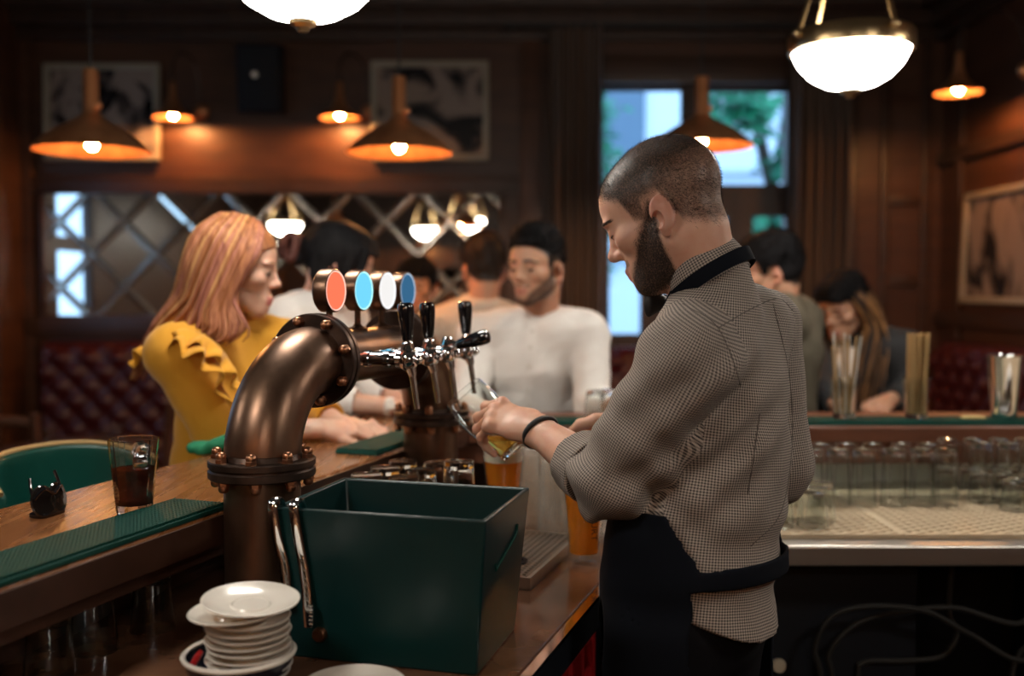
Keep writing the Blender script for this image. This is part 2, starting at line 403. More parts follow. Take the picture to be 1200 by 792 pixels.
def np_mesh(name, V, Fq, mats, parent=None, masks=None, uv=None, mi=None):
    me = bpy.data.meshes.new(name); nv = len(V); nf = len(Fq)
    me.vertices.add(nv); me.vertices.foreach_set('co', np.ascontiguousarray(V, np.float32).ravel())
    me.loops.add(nf * 4); me.loops.foreach_set('vertex_index', np.ascontiguousarray(Fq, np.int32).ravel())
    me.polygons.add(nf); me.polygons.foreach_set('loop_start', np.arange(nf, dtype=np.int32) * 4)
    try: me.polygons.foreach_set('loop_total', np.full(nf, 4, np.int32))
    except Exception: pass
    me.polygons.foreach_set('use_smooth', np.ones(nf, bool))
    for m in (mats if isinstance(mats, (list, tuple)) else [mats]): me.materials.append(m)
    if mi is not None: me.polygons.foreach_set('material_index', np.ascontiguousarray(mi, np.int32))
    me.update(calc_edges=True); me.validate()
    if masks is not None and len(me.vertices) == nv:
        a = me.attributes.new('mask', 'FLOAT_COLOR', 'POINT')
        c = np.ones((nv, 4), np.float32); c[:, :masks.shape[1]] = masks; a.data.foreach_set('color', c.ravel())
    if uv is not None and len(me.loops) == nf * 4:
        l = me.uv_layers.new(name='UVMap'); l.data.foreach_set('uv', np.ascontiguousarray(uv, np.float32).ravel())
    o = bpy.data.objects.new(name, me); COL.objects.link(o)
    if parent: o.parent = parent
    return o
def vnormals(V, Fq):
    p = V[Fq]; n = np.cross(p[:, 2] - p[:, 0], p[:, 3] - p[:, 1])
    N = np.zeros_like(V)
    for k in range(4): np.add.at(N, Fq[:, k], n)
    return N / (np.linalg.norm(N, axis=1, keepdims=True) + 1e-12)
def bone_uv(V, Fq, bones):
    "cloth coordinates in metres: round and along the nearest limb"
    c = V[Fq].mean(1); best = np.full(len(c), 9.0); which = np.zeros(len(c), int); fr = []
    for b, (p, q, r, ref) in enumerate(bones):
        p = np.array(p); q = np.array(q); ab = q - p; L = np.linalg.norm(ab); t = ab / L
        x = np.array(ref, float); x -= t * x.dot(t); x /= np.linalg.norm(x); y = np.cross(t, x); fr.append((p, t, x, y, r))
        s = np.clip((c - p) @ t, 0, L); d = np.linalg.norm(c - p - s[:, None] * t, axis=1) - r
        m = d < best; best[m] = d[m]; which[m] = b
    uv = np.zeros((len(Fq), 4, 2))
    for b, (p, t, x, y, r) in enumerate(fr):
        m = which == b
        if not m.any(): continue
        cc = c[m] - p; a0 = np.arctan2(cc @ y, cc @ x)
        w = V[Fq[m]] - p; a = np.arctan2(w @ y, w @ x); da = (a - a0[:, None] + np.pi) % (2 * np.pi) - np.pi
        uv[m, :, 0] = (a0[:, None] + da) * r + b * 0.37; uv[m, :, 1] = w @ t
    return uv
def snoise(x, y, z, sc, seed=0):
    "cheap smooth noise: a few warped sines"
    r = np.random.RandomState(seed); out = 0
    for i in range(4):
        a = r.normal(size=3); a = a / np.linalg.norm(a) * sc * (0.7 + 0.25 * i); b = r.uniform(0, 6.28)
        w = r.normal(size=3) * sc * 0.6
        out = out + np.sin(a[0] * x + a[1] * y + a[2] * z + b + 0.8 * np.sin(w[0] * x + w[1] * y + w[2] * z))
    return out / 4
def sstep(a, b, x):
    t = np.clip((x - a) / (b - a), 0, 1); return t * t * (3 - 2 * t)
# ------------------------------------------------------------------ skin and hair materials
def skin_mat(name, col, hair, lip=(0.42, 0.13, 0.10), blush=(0.55, 0.20, 0.13)):
    m = mat(name, col, 0.46, sss=0.25, spec=0.4); nt = m.node_tree; b = nt.nodes['Principled BSDF']
    at = nt.nodes.new('ShaderNodeAttribute'); at.attribute_name = 'mask'; sp = nt.nodes.new('ShaderNodeSeparateColor')
    tc = nt.nodes.new('ShaderNodeTexCoord')
    nz = nt.nodes.new('ShaderNodeTexNoise'); nz.inputs['Scale'].default_value = 420; nz.inputs['Detail'].default_value = 3
    n2 = nt.nodes.new('ShaderNodeTexNoise'); n2.inputs['Scale'].default_value = 28; n2.inputs['Detail'].default_value = 4
    nt.links.new(tc.outputs['Object'], nz.inputs['Vector']); nt.links.new(tc.outputs['Object'], n2.inputs['Vector'])
    nt.links.new(at.outputs['Color'], sp.inputs[0])
    def mix(a, bcol, fac):
        x = nt.nodes.new('ShaderNodeMix'); x.data_type = 'RGBA'
        if isinstance(a, tuple): x.inputs[6].default_value = (*a, 1)
        else: nt.links.new(a, x.inputs[6])
        x.inputs[7].default_value = (*bcol, 1); nt.links.new(fac, x.inputs[0]); return x.outputs[2]
    mr = nt.nodes.new('ShaderNodeMapRange'); mr.inputs['To Max'].default_value = 0.45
    mr.inputs['From Min'].default_value = 0.42; mr.inputs['From Max'].default_value = 0.75
    nt.links.new(n2.outputs['Fac'], mr.inputs[0])
    c = mix(col, blush, mr.outputs[0]); c = mix(c, lip, sp.outputs[1])
    # stubble: hair where the noise falls under the density
    ad = nt.nodes.new('ShaderNodeMath'); ad.operation = 'MULTIPLY_ADD'; ad.inputs[1].default_value = 0.9; ad.inputs[2].default_value = -0.45
    nt.links.new(nz.outputs['Fac'], ad.inputs[0])
    su = nt.nodes.new('ShaderNodeMath'); su.operation = 'ADD'; nt.links.new(sp.outputs[0], su.inputs[0]); nt.links.new(ad.outputs[0], su.inputs[1])
    mu = nt.nodes.new('ShaderNodeMath'); mu.operation = 'MULTIPLY'; mu.use_clamp = True
    nt.links.new(su.outputs[0], mu.inputs[0]); nt.links.new(sp.outputs[0], mu.inputs[1])
    sc_ = nt.nodes.new('ShaderNodeMath'); sc_.operation = 'MULTIPLY'; sc_.use_clamp = True; sc_.inputs[1].default_value = 1.25; nt.links.new(mu.outputs[0], sc_.inputs[0])
    c = mix(c, hair, sc_.outputs[0]); nt.links.new(c, b.inputs['Base Color'])
    bp = nt.nodes.new('ShaderNodeBump'); bp.inputs['Strength'].default_value = 0.12; bp.inputs['Distance'].default_value = 0.001
    nt.links.new(nz.outputs['Fac'], bp.inputs['Height']); nt.links.new(bp.outputs[0], b.inputs['Normal'])
    return m
def hair_mat(name, col, col2, stripes=(0, 0, 0), scale=(60, 60, 8)):
    m = mat(name, col, 0.55, var=col2, scale=scale, bump=0.5, bdist=0.002, detail=6, spec=0.3); return m
M['skin'] = skin_mat('skin', (0.66, 0.385, 0.275), (0.026, 0.016, 0.011))
M['skin_f'] = skin_mat('fair_skin', (0.66, 0.40, 0.29), (0.16, 0.07, 0.04), lip=(0.50, 0.13, 0.12))
M['skin_t'] = skin_mat('tanned_skin', (0.52, 0.285, 0.18), (0.014, 0.010, 0.008))
M['hair_d'] = hair_mat('dark_brown_hair', (0.030, 0.018, 0.012), (0.014, 0.010, 0.008))
M['hair_k'] = hair_mat('black_hair', (0.010, 0.009, 0.010), (0.004, 0.004, 0.005)); M['hair_k'].node_tree.nodes['Principled BSDF'].inputs['Specular IOR Level'].default_value = 0.15; M['hair_k'].node_tree.nodes['Principled BSDF'].inputs['Roughness'].default_value = 0.7
M['hair_bun'] = hair_mat('auburn_hair', (0.16, 0.055, 0.040), (0.07, 0.025, 0.022))
M['eye'] = mat('eye_white', (0.70, 0.66, 0.60), 0.15); M['iris'] = mat('iris', (0.02, 0.012, 0.008), 0.12)
# ------------------------------------------------------------------ heads (local: x forward, y left, z up, origin between the ears)
def head_sdf(neck, fem=False, h=0.0026, lids=True, neck_r=None):
    s = SDF((-0.135, -0.115, -0.20), (0.150, 0.115, 0.150), h)
    j = 0.92 if fem else 1.0
    s.ell((-0.013, 0, 0.046), (0.100, 0.075, 0.086), k=0.02)
    s.ell((0.044, 0, 0.046), (0.055, 0.060, 0.058), k=0.03)
    s.ell((0.042, 0, -0.018), (0.054, 0.056, 0.062), k=0.03)
    for y in (-1, 1):
        s.cone((0.004, y * 0.050 * j, -0.044), (0.072, y * 0.018, -0.083), 0.021 * j, 0.017 * j, k=0.03)
        s.ell((0.060, y * 0.046, -0.008), (0.026, 0.020, 0.018), k=0.02)
    s.ell((0.081, 0, -0.085), (0.021 * j, 0.025 * j, 0.018), k=0.018)
    s.ell((0.072, 0, -0.054), (0.031, 0.030, 0.030), k=0.02)
    nr = neck_r or (0.045 if fem else 0.056)
    s.cone((-0.032, 0, -0.045), neck, nr, nr * 1.06, k=0.035)
    for y in (-1, 1):
        s.ell((0.086, y * 0.028, 0.033), (0.014, 0.025, 0.008 if not fem else 0.006), k=0.012)
        s.ell((0.107, y * 0.034, 0.014), (0.016, 0.018, 0.012), k=0.014, sub=True)
        if lids: s.ell((0.081, y * 0.033, 0.014), 0.0148, k=0.004)
    n = 0.9 if fem else 1.0
    s.cone((0.090, 0, 0.030), (0.1105 * (0.99 if fem else 1), 0, -0.010), 0.0085 * n, 0.0105 * n, k=0.014)
    s.ell((0.1140 * (0.985 if fem else 1), 0, -0.0130), (0.0120 * n, 0.0110 * n, 0.0100 * n), k=0.008)
    for y in (-1, 1):
        s.ell((0.1000, y * 0.0125 * n, -0.0190), (0.0110, 0.0065, 0.0075), k=0.008)
        s.ell((0.1035, y * 0.0065, -0.0280), (0.006, 0.0035, 0.004), k=0.003, sub=True)
    lr = 0.0068 if fem else 0.0056
    for z, r, x in ((-0.0500, lr, 0.1010), (-0.0610, lr * 1.12, 0.0985)):
        s.chain([(x - 0.011, -0.022, -0.0560), (x, -0.007, z), (x, 0.007, z), (x - 0.011, 0.022, -0.0560)], [0.003, r, r, 0.003], k=0.006)
    s.chain([(0.098, -0.021, -0.0562), (0.1085, 0, -0.0557), (0.098, 0.021, -0.0562)], 0.0022, k=0.003) if False else None
    for y in (-1, 1):
        Re = (Matrix.Rotation(y * math.radians(24), 3, 'Z') @ Matrix.Rotation(math.radians(-12), 3, 'Y'))
        s.ell((-0.014, y * 0.0800, -0.006), (0.0210, 0.0080, 0.0310), Re, k=0.006)
        s.ell((-0.005, y * 0.0765, -0.033), (0.009, 0.006, 0.012), Re, k=0.006)
        s.ell((-0.004, y * 0.0865, -0.013), (0.0090, 0.0070, 0.0140), Re, k=0.004, sub=True)
        s.ell((-0.014, y * 0.0890, 0.008), (0.0090, 0.0055, 0.0090), Re, k=0.004, sub=True)
    return s
HX = [-0.13, -0.07, -0.034, -0.020, 0.012, 0.020, 0.036, 0.046, 0.062, 0.085, 0.12]
HZ_M = [-0.052, -0.052, -0.030, 0.030, 0.028, 0.000, 0.004, 0.046, 0.060, 0.078, 0.082]
def scalp(V, hz=HZ_M, soft=0.010):
    return sstep(-soft, soft, V[:, 2] - np.interp(V[:, 0], HX, hz))
def beard_mask(V):
    x, y, z = V.T
    line = 0.018 - (x - 0.022) * 1.02
    b = sstep(-0.004, 0.022, line - z + 0.006 * snoise(x, y, z, 160, 6)) * sstep(0.004, 0.016, x + 0.18 * (z + 0.05)) * sstep(-0.120, -0.100, z)
    mus = sstep(0.086, 0.093, x) * sstep(-0.0465, -0.043, z) * 0 + sstep(0.080, 0.090, x) * (sstep(-0.0475, -0.0440, z) * (1 - sstep(-0.036, -0.031, z))) * (np.abs(y) < 0.030) * 0.95
    lip = (x > 0.085) * (np.abs(y) < 0.022) * (z > -0.069) * (z < -0.044)
    return np.clip(np.maximum(b * (1 - lip), 0.75 * mus), 0, 1)
def face_masks(V, hair=None, beard=0.0, fem=False, brow=1.0):
    x, y, z = V.T; ay = np.abs(y)
    m = np.zeros((len(V), 3), np.float32)
    bz = 0.0365 + 0.10 * (ay - 0.012) - 1.9 * np.maximum(ay - 0.036, 0) ** 1.0 * 0.25
    th = (0.0056 if not fem else 0.0034) * (1.15 - ay / 0.08)
    eb = (1 - sstep(th * 0.7, th * 1.5, np.abs(z - bz))) * sstep(0.010, 0.015, ay) * (1 - sstep(0.053, 0.059, ay)) * (x > 0.050)
    lash = (1 - sstep(0.0011, 0.0028, np.abs(z - (0.0085 + 10 * (ay - 0.033) ** 2)))) * (ay > 0.019) * (ay < 0.047) * (x > 0.074)
    m[:, 0] = np.maximum(eb * brow, lash * 0.9)
    if hair is not None: m[:, 0] = np.maximum(m[:, 0], hair)
    if beard: m[:, 0] = np.maximum(m[:, 0], beard * beard_mask(V))
    lips = sstep(0.088, 0.094, x) * (1 - sstep(0.019, 0.024, ay)) * sstep(-0.0690, -0.0655, z) * (1 - sstep(-0.0475, -0.0440, z))
    seam = (1 - sstep(0.0006, 0.0020, np.abs(z + 0.0557))) * (x > 0.086) * (ay < 0.023)
    m[:, 1] = np.maximum(lips * (0.85 if fem else 0.6), 0.35 * (ay > 0.076))
    m[:, 0] = np.maximum(m[:, 0], seam * 0.55)
    return m
def head_rot(yaw, pitch, roll=0.0):
    return Matrix.Rotation(math.radians(yaw), 3, 'Z') @ Matrix.Rotation(math.radians(pitch), 3, 'Y') @ Matrix.Rotation(math.radians(roll), 3, 'X')
def to_world(V, R, O):
    return V @ np.array(R).T + np.array(O)
# ------------------------------------------------------------------ hands
def hand_sdf(s, Wr, El, Pd, Nn, th, curl=(30, 40, 25), spread=0.0, thumb=(0.6, 0.75, 0.1), sc=1.0, curls=None, thumb_curl=(20, 25)):
    """Wr wrist, El elbow, Pd direction of the palm, Nn back of the hand, th +1/-1: thumb side = th * (Pd x Nn)"""
    Wr = Vector(Wr); Pd = Vector(Pd).normalized(); Nn = Vector(Nn); Nn = (Nn - Pd * Nn.dot(Pd)).normalized(); Sd = Pd.cross(Nn) * th
    f = (Wr - Vector(El)).normalized()
    s.cone(Wr - f * 0.17, Wr, (0.040 * sc, 0.036 * sc), (0.028 * sc, 0.021 * sc), Sd, k=0.02)
    s.cone(Wr - f * 0.01, Wr + Pd * 0.035 * sc, (0.027 * sc, 0.020 * sc), (0.034 * sc, 0.016 * sc), Sd, k=0.02)
    s.cone(Wr + Pd * 0.03 * sc, Wr + Pd * 0.080 * sc, (0.034 * sc, 0.0155 * sc), (0.040 * sc, 0.0125 * sc), Sd, k=0.015)
    offs = (0.031, 0.0105, -0.0105, -0.030); lens = ((0.044, 0.026, 0.021), (0.048, 0.030, 0.022), (0.045, 0.028, 0.022), (0.035, 0.021, 0.019))
    mcp = (0.086, 0.091, 0.086, 0.077); tips = []
    for i in range(4):
        c = curls[i] if curls else curl
        p = Wr + (Pd * mcp[i] + Sd * offs[i]) * sc + Nn * 0.002
        d = (Pd + Sd * (spread * (1.5 - i))).normalized(); ax = d.cross(Nn).normalized()
        r = (0.0098, 0.0088, 0.0080, 0.0068) if i < 3 else (0.0085, 0.0076, 0.0069, 0.0060)
        s.ell(p + Nn * 0.002, 0.0108 * sc, k=0.010)
        a = 0; pts = [p]
        for q in range(3):
            a += math.radians(c[q]); dd = (d * math.cos(a) - Nn * math.sin(a)).normalized()
            pts.append(pts[-1] + dd * lens[i][q] * sc)
        s.chain(pts, [x * sc for x in r], k=0.005); tips.append(pts)
        s.ell(pts[1], r[1] * 1.13 * sc, k=0.004)
    p0 = Wr + (Pd * 0.022 + Sd * 0.024) * sc - Nn * 0.004
    td = (Pd * thumb[0] + Sd * thumb[1] - Nn * thumb[2]).normalized()
    t1 = p0 + td * 0.042 * sc
    bend = (Pd - Nn * 0.25 - Sd * 0.2).normalized()
    d2 = td.lerp(bend, min(1, thumb_curl[0] / 60)).normalized(); t2 = t1 + d2 * 0.032 * sc
    d3 = td.lerp(bend, min(1, (thumb_curl[0] + thumb_curl[1]) / 60)).normalized(); t3 = t2 + d3 * 0.026 * sc
    s.chain([p0, t1, t2, t3], [0.0165 * sc, 0.0125 * sc, 0.0108 * sc, 0.0085 * sc], k=0.008)
    return tips, (p0, t1, t2, t3)
def bounds(pts, pad):
    a = np.array([tuple(p) for p in pts]); return a.min(0) - pad, a.max(0) + pad
def strands(name, V, N, dens, n, length, flow, mats, parent, width=0.0004, lift=0.5, seed=1, jit=0.35):
    "short separate hairs standing on a surface"
    r = np.random.RandomState(seed); p = dens / dens.sum(); pick = r.choice(len(V), n, p=p)
    base = V[pick] + r.normal(size=(n, 3)) * 0.0012; nn = N[pick]
    fl = np.array([flow(b) for b in base]) if callable(flow) else np.tile(np.array(flow, float), (n, 1))
    fl = fl - nn * (fl * nn).sum(1, keepdims=True); fl /= np.linalg.norm(fl, axis=1, keepdims=True) + 1e-9
    d = nn * lift + fl * (1 - lift) + r.normal(size=(n, 3)) * jit * 0.4; d /= np.linalg.norm(d, axis=1, keepdims=True)
    L = length * r.uniform(0.6, 1.15, (n, 1)); sd = np.cross(d, nn + 0.01); sd /= np.linalg.norm(sd, axis=1, keepdims=True) + 1e-9
    base = base - nn * 0.0012
    mid = base + d * L * 0.55 + nn * L * 0.05; tip = base + d * L - nn * L * 0.08
    w = width
    A = base - sd * w; B = base + sd * w; C_ = mid + sd * w * 0.8; E = mid - sd * w * 0.8; T1 = tip + sd * w * 0.25; T2 = tip - sd * w * 0.25
    VV = np.concatenate([A, B, C_, E, T1, T2]); i = np.arange(n)
    FF = np.concatenate([np.stack([i, i + n, i + 2 * n, i + 3 * n], 1), np.stack([i + 3 * n, i + 2 * n, i + 4 * n, i + 5 * n], 1)])
    return np_mesh(name, VV, FF, mats, parent)
def hair_locks(name, guides, n, mats, parent, rad=0.006, rings=14, jit=0.01, seed=3, weights=None, flat=0.6):
    "long hair: many tapered locks blended between guide lines"
    r = random.Random(seed); mb = MB(); G = [spline(g, rings) for g in guides]
    for q in range(n):
        u = r.random() * (len(G) - 1); k = min(int(u), len(G) - 2); t = u - k
        off = Vector((r.gauss(0, jit), r.gauss(0, jit), r.gauss(0, jit))); ph = r.uniform(0, 6.28); am = r.uniform(0.001, 0.004)
        trim = rings - r.randint(0, 2)
        pts = []
        for i in range(trim):
            a = G[k][i].lerp(G[k + 1][i], t); s = i / (rings - 1)
            pts.append(a + off * (0.25 + 0.9 * s) + Vector((math.sin(ph + 5 * s), math.cos(ph + 4 * s), 0)) * am * s)
        R = rad * r.uniform(0.7, 1.3)
        mb.m = r.randrange(len(mats)) if weights is None else r.choices(range(len(mats)), weights)[0]
        mb.tube(pts, [R * (0.75 + 0.35 * math.sin(math.pi * min(1, i / trim * 1.1))) * (1 - 0.75 * max(0, i / (trim - 1) - 0.75) * 4) for i in range(trim)], 6, True, flat)
    return mb.build(name, mats, parent, smooth=180)
# ------------------------------------------------------------------ a whole figure
def lerp(a, b, t): return Vector(a).lerp(Vector(b), t)
def torso_sdf(s, J, g=0.0, fem=False, slim=1.0, k=0.035):
    L = J['L']; Fw = J['F']; Sc = (J['SL'] + J['SR']) / 2; Pv = J['Pv']; N = J['N']
    ch = lerp(Sc, Pv, 0.22); wa = lerp(Sc, Pv, 0.66)
    cw, cd = (0.150, 0.105) if not fem else (0.132, 0.092); ww, wd = (0.140, 0.108) if not fem else (0.115, 0.088); hw, hd = (0.160, 0.120) if not fem else (0.158, 0.118)
    cw, cd, ww, wd, hw, hd = (q * slim for q in (cw, cd, ww, wd, hw, hd))
    s.cone(ch, wa, (cw + g, cd + g), (ww + g, wd + g), L, k=k); s.cone(wa, Pv, (ww + g, wd + g), (hw + g, hd + g), L, k=k)
    s.cone(J['SL'], J['SR'], 0.052 + g, None, k=k)
    for S_ in (J['SL'], J['SR']):
        s.cone(N - Vector((0, 0, J.get('trap', 0.02))), lerp(N, S_, 0.92), 0.050 + g, 0.046 + g, k=k)
        s.cone(lerp(Sc, S_, 0.55), ch, 0.075 + g, 0.09 + g, k=k)
    if fem:
        for q in (-1, 1): s.ell(lerp(Sc, Pv, 0.30) + Fw * 0.078 + L * (0.066 * q), 0.056 + g, k=0.03)
    return s
def legs_sdf(s, J, g=0.0, k=0.03):
    for q in ('L', 'R'):
        s.cone(J['H' + q], J['K' + q], 0.082 + g, 0.056 + g, k=k); s.cone(J['K' + q], J['A' + q], 0.054 + g, 0.038 + g, k=k)
    return s
def shoe(J, q, m, parent):
    A = J['A' + q]; d = Vector((J['F'].x, J['F'].y, 0)).normalized(); z = A.z - 0.055
    mb = MB(); b = Vector((A.x, A.y, z))
    s = SDF(*bounds([b - d * 0.09, b + d * 0.22], 0.10), 0.008)
    sd = Vector((-d.y, d.x, 0))
    s.cone(b - d * 0.03 + Vector((0, 0, 0.035)), b + d * 0.16 + Vector((0, 0, 0.025)), (0.040, 0.035), (0.040, 0.026), sd, k=0.02)
    s.cone(A + Vector((0, 0, 0.03)), b + Vector((0, 0, 0.04)), 0.045, 0.045, k=0.02); s.keep((0, 0, -1), b)
    V, Fq = s.mesh(); return np_mesh('shoe', V, Fq, m, parent)
def pose(base, face, Sc, Pv, N, arms, sh=0.175, legs='sit', tilt=0.0):
    "base: floor point; all points world, returned relative to base"
    a = math.radians(face); Fw = Vector((math.cos(a), math.sin(a), 0)); L = Vector((-math.sin(a), math.cos(a), 0))
    B = Vector(base); J = {'F': Fw, 'L': L, 'base': B}
    Sc = Vector(Sc) - B; J['SL'] = Sc + L * sh + Vector((0, 0, tilt)); J['SR'] = Sc - L * sh - Vector((0, 0, tilt)); J['Pv'] = Vector(Pv) - B; J['N'] = Vector(N) - B
    for k, v in arms.items(): J[k] = Vector(v) - B
    for q, sg in (('L', 1), ('R', -1)):
        H = J['Pv'] + L * (0.085 * sg) - Vector((0, 0, 0.02)); J['H' + q] = H
        if legs == 'sit':
            J['K' + q] = H + Fw * 0.36 + L * (0.06 * sg) + Vector((0, 0, -0.03)); J['A' + q] = J['K' + q] + Vector((0, 0, -0.40)) - Fw * 0.05
        else:
            J['K' + q] = Vector((H.x, H.y, 0)) * 0.6 + Vector((0, 0, H.z * 0.53)) + L * (0.02 * sg) + Fw * 0.02
            J['A' + q] = L * (0.10 * sg) + Vector((0, 0, 0.075))
    return J
# ------------------------------------------------------------------ the setting
XL, XR, YB, YF, HC = -3.25, 2.57, 6.0, -2.3, 3.4
def struct(name, mb, m, **k):
    return tag(mb.build(name, m, **k), kind='structure')
struct('floor', MB().box(((XL + XR) / 2, (YB + YF) / 2, -0.05), (XR - XL + 0.6, YB - YF + 0.6, 0.1)), M['floor'], smooth=0)
struct('ceiling', MB().box(((XL + XR) / 2, (YB + YF) / 2, HC + 0.05), (XR - XL + 0.6, YB - YF + 0.6, 0.1)), M['ceil'], smooth=0)
WX0, WX1, WZ0, WZ1 = P(704, 0, YB).x, P(932, 0, YB).x, 1.16, P(0, 97, YB).z
def hole_wall(a0, a1, h0, h1, z0, z1, T, axis, pos):
    mb = MB()
    for (p, q, lo, hi) in ((a0, h0, 0, HC), (h1, a1, 0, HC), (h0, h1, 0, z0), (h0, h1, z1, HC)):
        c = (p + q) / 2; s = q - p
        if axis == 'x': mb.box((c, pos, (lo + hi) / 2), (s, T, hi - lo))
        else: mb.box((pos, c, (lo + hi) / 2), (T, s, hi - lo))
    return mb
struct('wall_back', hole_wall(XL - 0.2, XR + 0.2, WX0, WX1, WZ0, WZ1, 0.24, 'x', YB + 0.12), M['wall'], smooth=0)
struct('wall_right', MB().box((XR + 0.1, (YB + YF) / 2, HC / 2), (0.2, YB - YF, HC)), M['wall'], smooth=0)
LW0, LW1 = 4.18, 4.86
struct('wall_left', hole_wall(YF, YB, LW0, LW1, 1.2, 2.35, 0.1, 'y', XL - 0.05), M['wall_dark'], smooth=0)
struct('wall_front', MB().box(((XL + XR) / 2, YF - 0.1, HC / 2), (XR - XL + 0.4, 0.2, HC)), M['wall_dark'], smooth=0)
# windows: frame with bars, one pane object per opening
def window(name, x0, x1, z0, z1, panes, pos, axis='x', depth=0.08):
    fr = MB(); gl = MB()
    def B(mb, a, b, lo, hi, d):
        c = ((a + b) / 2, pos, (lo + hi) / 2) if axis == 'x' else (pos, (a + b) / 2, (lo + hi) / 2)
        s = (b - a, d, hi - lo) if axis == 'x' else (d, b - a, hi - lo)
        mb.box(c, s)
    xs = sorted({x0, x1} | {p for q in panes for p in q[:2]}); zs = sorted({z0, z1} | {p for q in panes for p in q[2:]})
    for i in range(len(xs) - 1):
        for k in range(len(zs) - 1):
            cx, cz = (xs[i] + xs[i + 1]) / 2, (zs[k] + zs[k + 1]) / 2
            if any(q[0] < cx < q[1] and q[2] < cz < q[3] for q in panes): continue
            B(fr, xs[i], xs[i + 1], zs[k], zs[k + 1], depth)
    for q in panes:
        e = 0.014
        for (a, b, lo, hi) in ((q[0], q[1], q[2], q[2] + e), (q[0], q[1], q[3] - e, q[3]), (q[0], q[0] + e, q[2], q[3]), (q[1] - e, q[1], q[2], q[3])):
            B(fr, a, b, lo, hi, depth * 0.6)
        B(gl, q[0], q[1], q[2], q[3], 0.004)
    o = struct(name, fr, M['wall_dark'], smooth=0)
    g = gl.build('glass_pane', M['pane'], o, smooth=0); return o
def U(u): return P(u, 0, YB).x
def Zv(v): return P(600, v, YB).z
window('window_1', WX0, WX1, WZ0, WZ1, [(U(706), U(804), Zv(219), Zv(101)), (U(832), U(930), Zv(218), Zv(102)),
       (U(714), U(757), 1.22, Zv(250)), (U(779), U(805), 1.22, Zv(250)), (U(833), U(860), 1.22, Zv(250)), (U(885), U(930), 1.22, Zv(250))], YB + 0.08)
window('window_2', LW0, LW1, 1.2, 2.35, [(LW0 + 0.05, LW1 - 0.05, 1.25, 1.80), (LW0 + 0.05, LW1 - 0.05, 1.88, 2.30)], XL - 0.03, 'y', 0.05)
# panelling: rails, stiles, cornice
n = 1
def trim(c, s, m='trim', bev=0.006):
    global n
    struct('trim_%d' % n, MB().box(c, s, bev=bev), M[m]); n += 1
for z, h, d in ((Zv(42), 0.07, 0.07), (Zv(26), 0.09, 0.14), (Zv(4), 0.14, 0.22)):
    trim(((XL + XR) / 2, YB - d / 2, z), (XR - XL, d, h), 'wall_dark')
    trim((XR - d / 2, (YB + YF) / 2, z), (d, YB - YF, h), 'wall_dark')
MX0, MX1, MZ0, MZ1 = P(49, 0, YB).x, P(585, 0, YB).x, P(60, 369, YB).z, P(60, 228, YB).z
trim(((MX0 + MX1) / 2, YB - 0.02, Zv(216)), (MX1 - MX0 + 0.24, 0.04, 0.09))
trim(((MX0 + MX1) / 2, YB - 0.03, Zv(383)), (MX1 - MX0 + 0.24, 0.06, 0.11))
for u in (20, 622): trim((U(u), YB - 0.022, 1.72), (0.16 if u < 600 else 0.12, 0.044, 2.6), 'wall')
trim((XL + 0.16, YB - 0.16, 1.7), (0.34, 0.32, 3.4), 'wall')
trim(((WX0 + WX1) / 2, YB - 0.02, WZ1 + 0.07), (WX1 - WX0 + 0.3, 0.05, 0.16))
trim(((WX0 + WX1) / 2, YB - 0.04, WZ0 - 0.03), (WX1 - WX0 + 0.3, 0.10, 0.05))
for u in (1003, 1040, 1088): trim((U(u), YB - 0.015, 1.75), (0.05, 0.03, 2.5))
for v in (235, 330): trim(((U(1040) + U(1088)) / 2, YB - 0.012, Zv(v)), (U(1088) - U(1040), 0.024, 0.06))
for y in (5.72, 4.2, 3.2, 1.5): trim((XR - 0.015, y, 1.75), (0.03, 0.07, 2.6))
for z in (2.28, 1.33): trim((XR - 0.018, (YB + YF) / 2, z), (0.036, YB - YF, 0.08))
tag(MB().box(((XL + XR) / 2, YB - 0.015, 0.07), (XR - XL, 0.03, 0.14)).build('baseboard_back', M['trim'], smooth=0), kind='structure')
tag(MB().box((XR - 0.015, (YB + YF) / 2, 0.07), (0.03, YB - YF, 0.14)).build('baseboard_right', M['trim'], smooth=0), kind='structure')
# outside the window
struct('pavement', MB().box((2, 16, -0.06), (40, 18.5, 0.1)), mat('pavement_stone', (0.30, 0.31, 0.33), 0.8), smooth=0)
fac = thing('town_house', 'pale rendered house across the street, seen through the window', 'building', (3.0, 15.5, 0))
MB().box((0, 1, 3.2), (12, 2, 6.4)).build('facade', mat('render_white', (0.72, 0.76, 0.80), 0.8), fac, smooth=0)
mb = MB()
for z in (2.0, 3.3, 5.0): mb.box((0, -0.05, z), (12, 0.14, 0.10))
mb.build('string_course', mat('render_grey', (0.42, 0.46, 0.52), 0.8), fac, smooth=0)
for x in (-4.2, -1.4, 1.6, 4.4):
    f = MB().box((x, -0.02, 4.2), (0.9, 0.08, 1.3)).build('house_window', mat('house_glass', (0.10, 0.16, 0.22), 0.1), fac, smooth=0)
M['leaf'] = mat('leaf_green', (0.015, 0.30, 0.12), 0.5, var=(0.006, 0.13, 0.075), scale=(9, 9, 9))
M['bark'] = mat('bark', (0.05, 0.035, 0.025), 0.8)
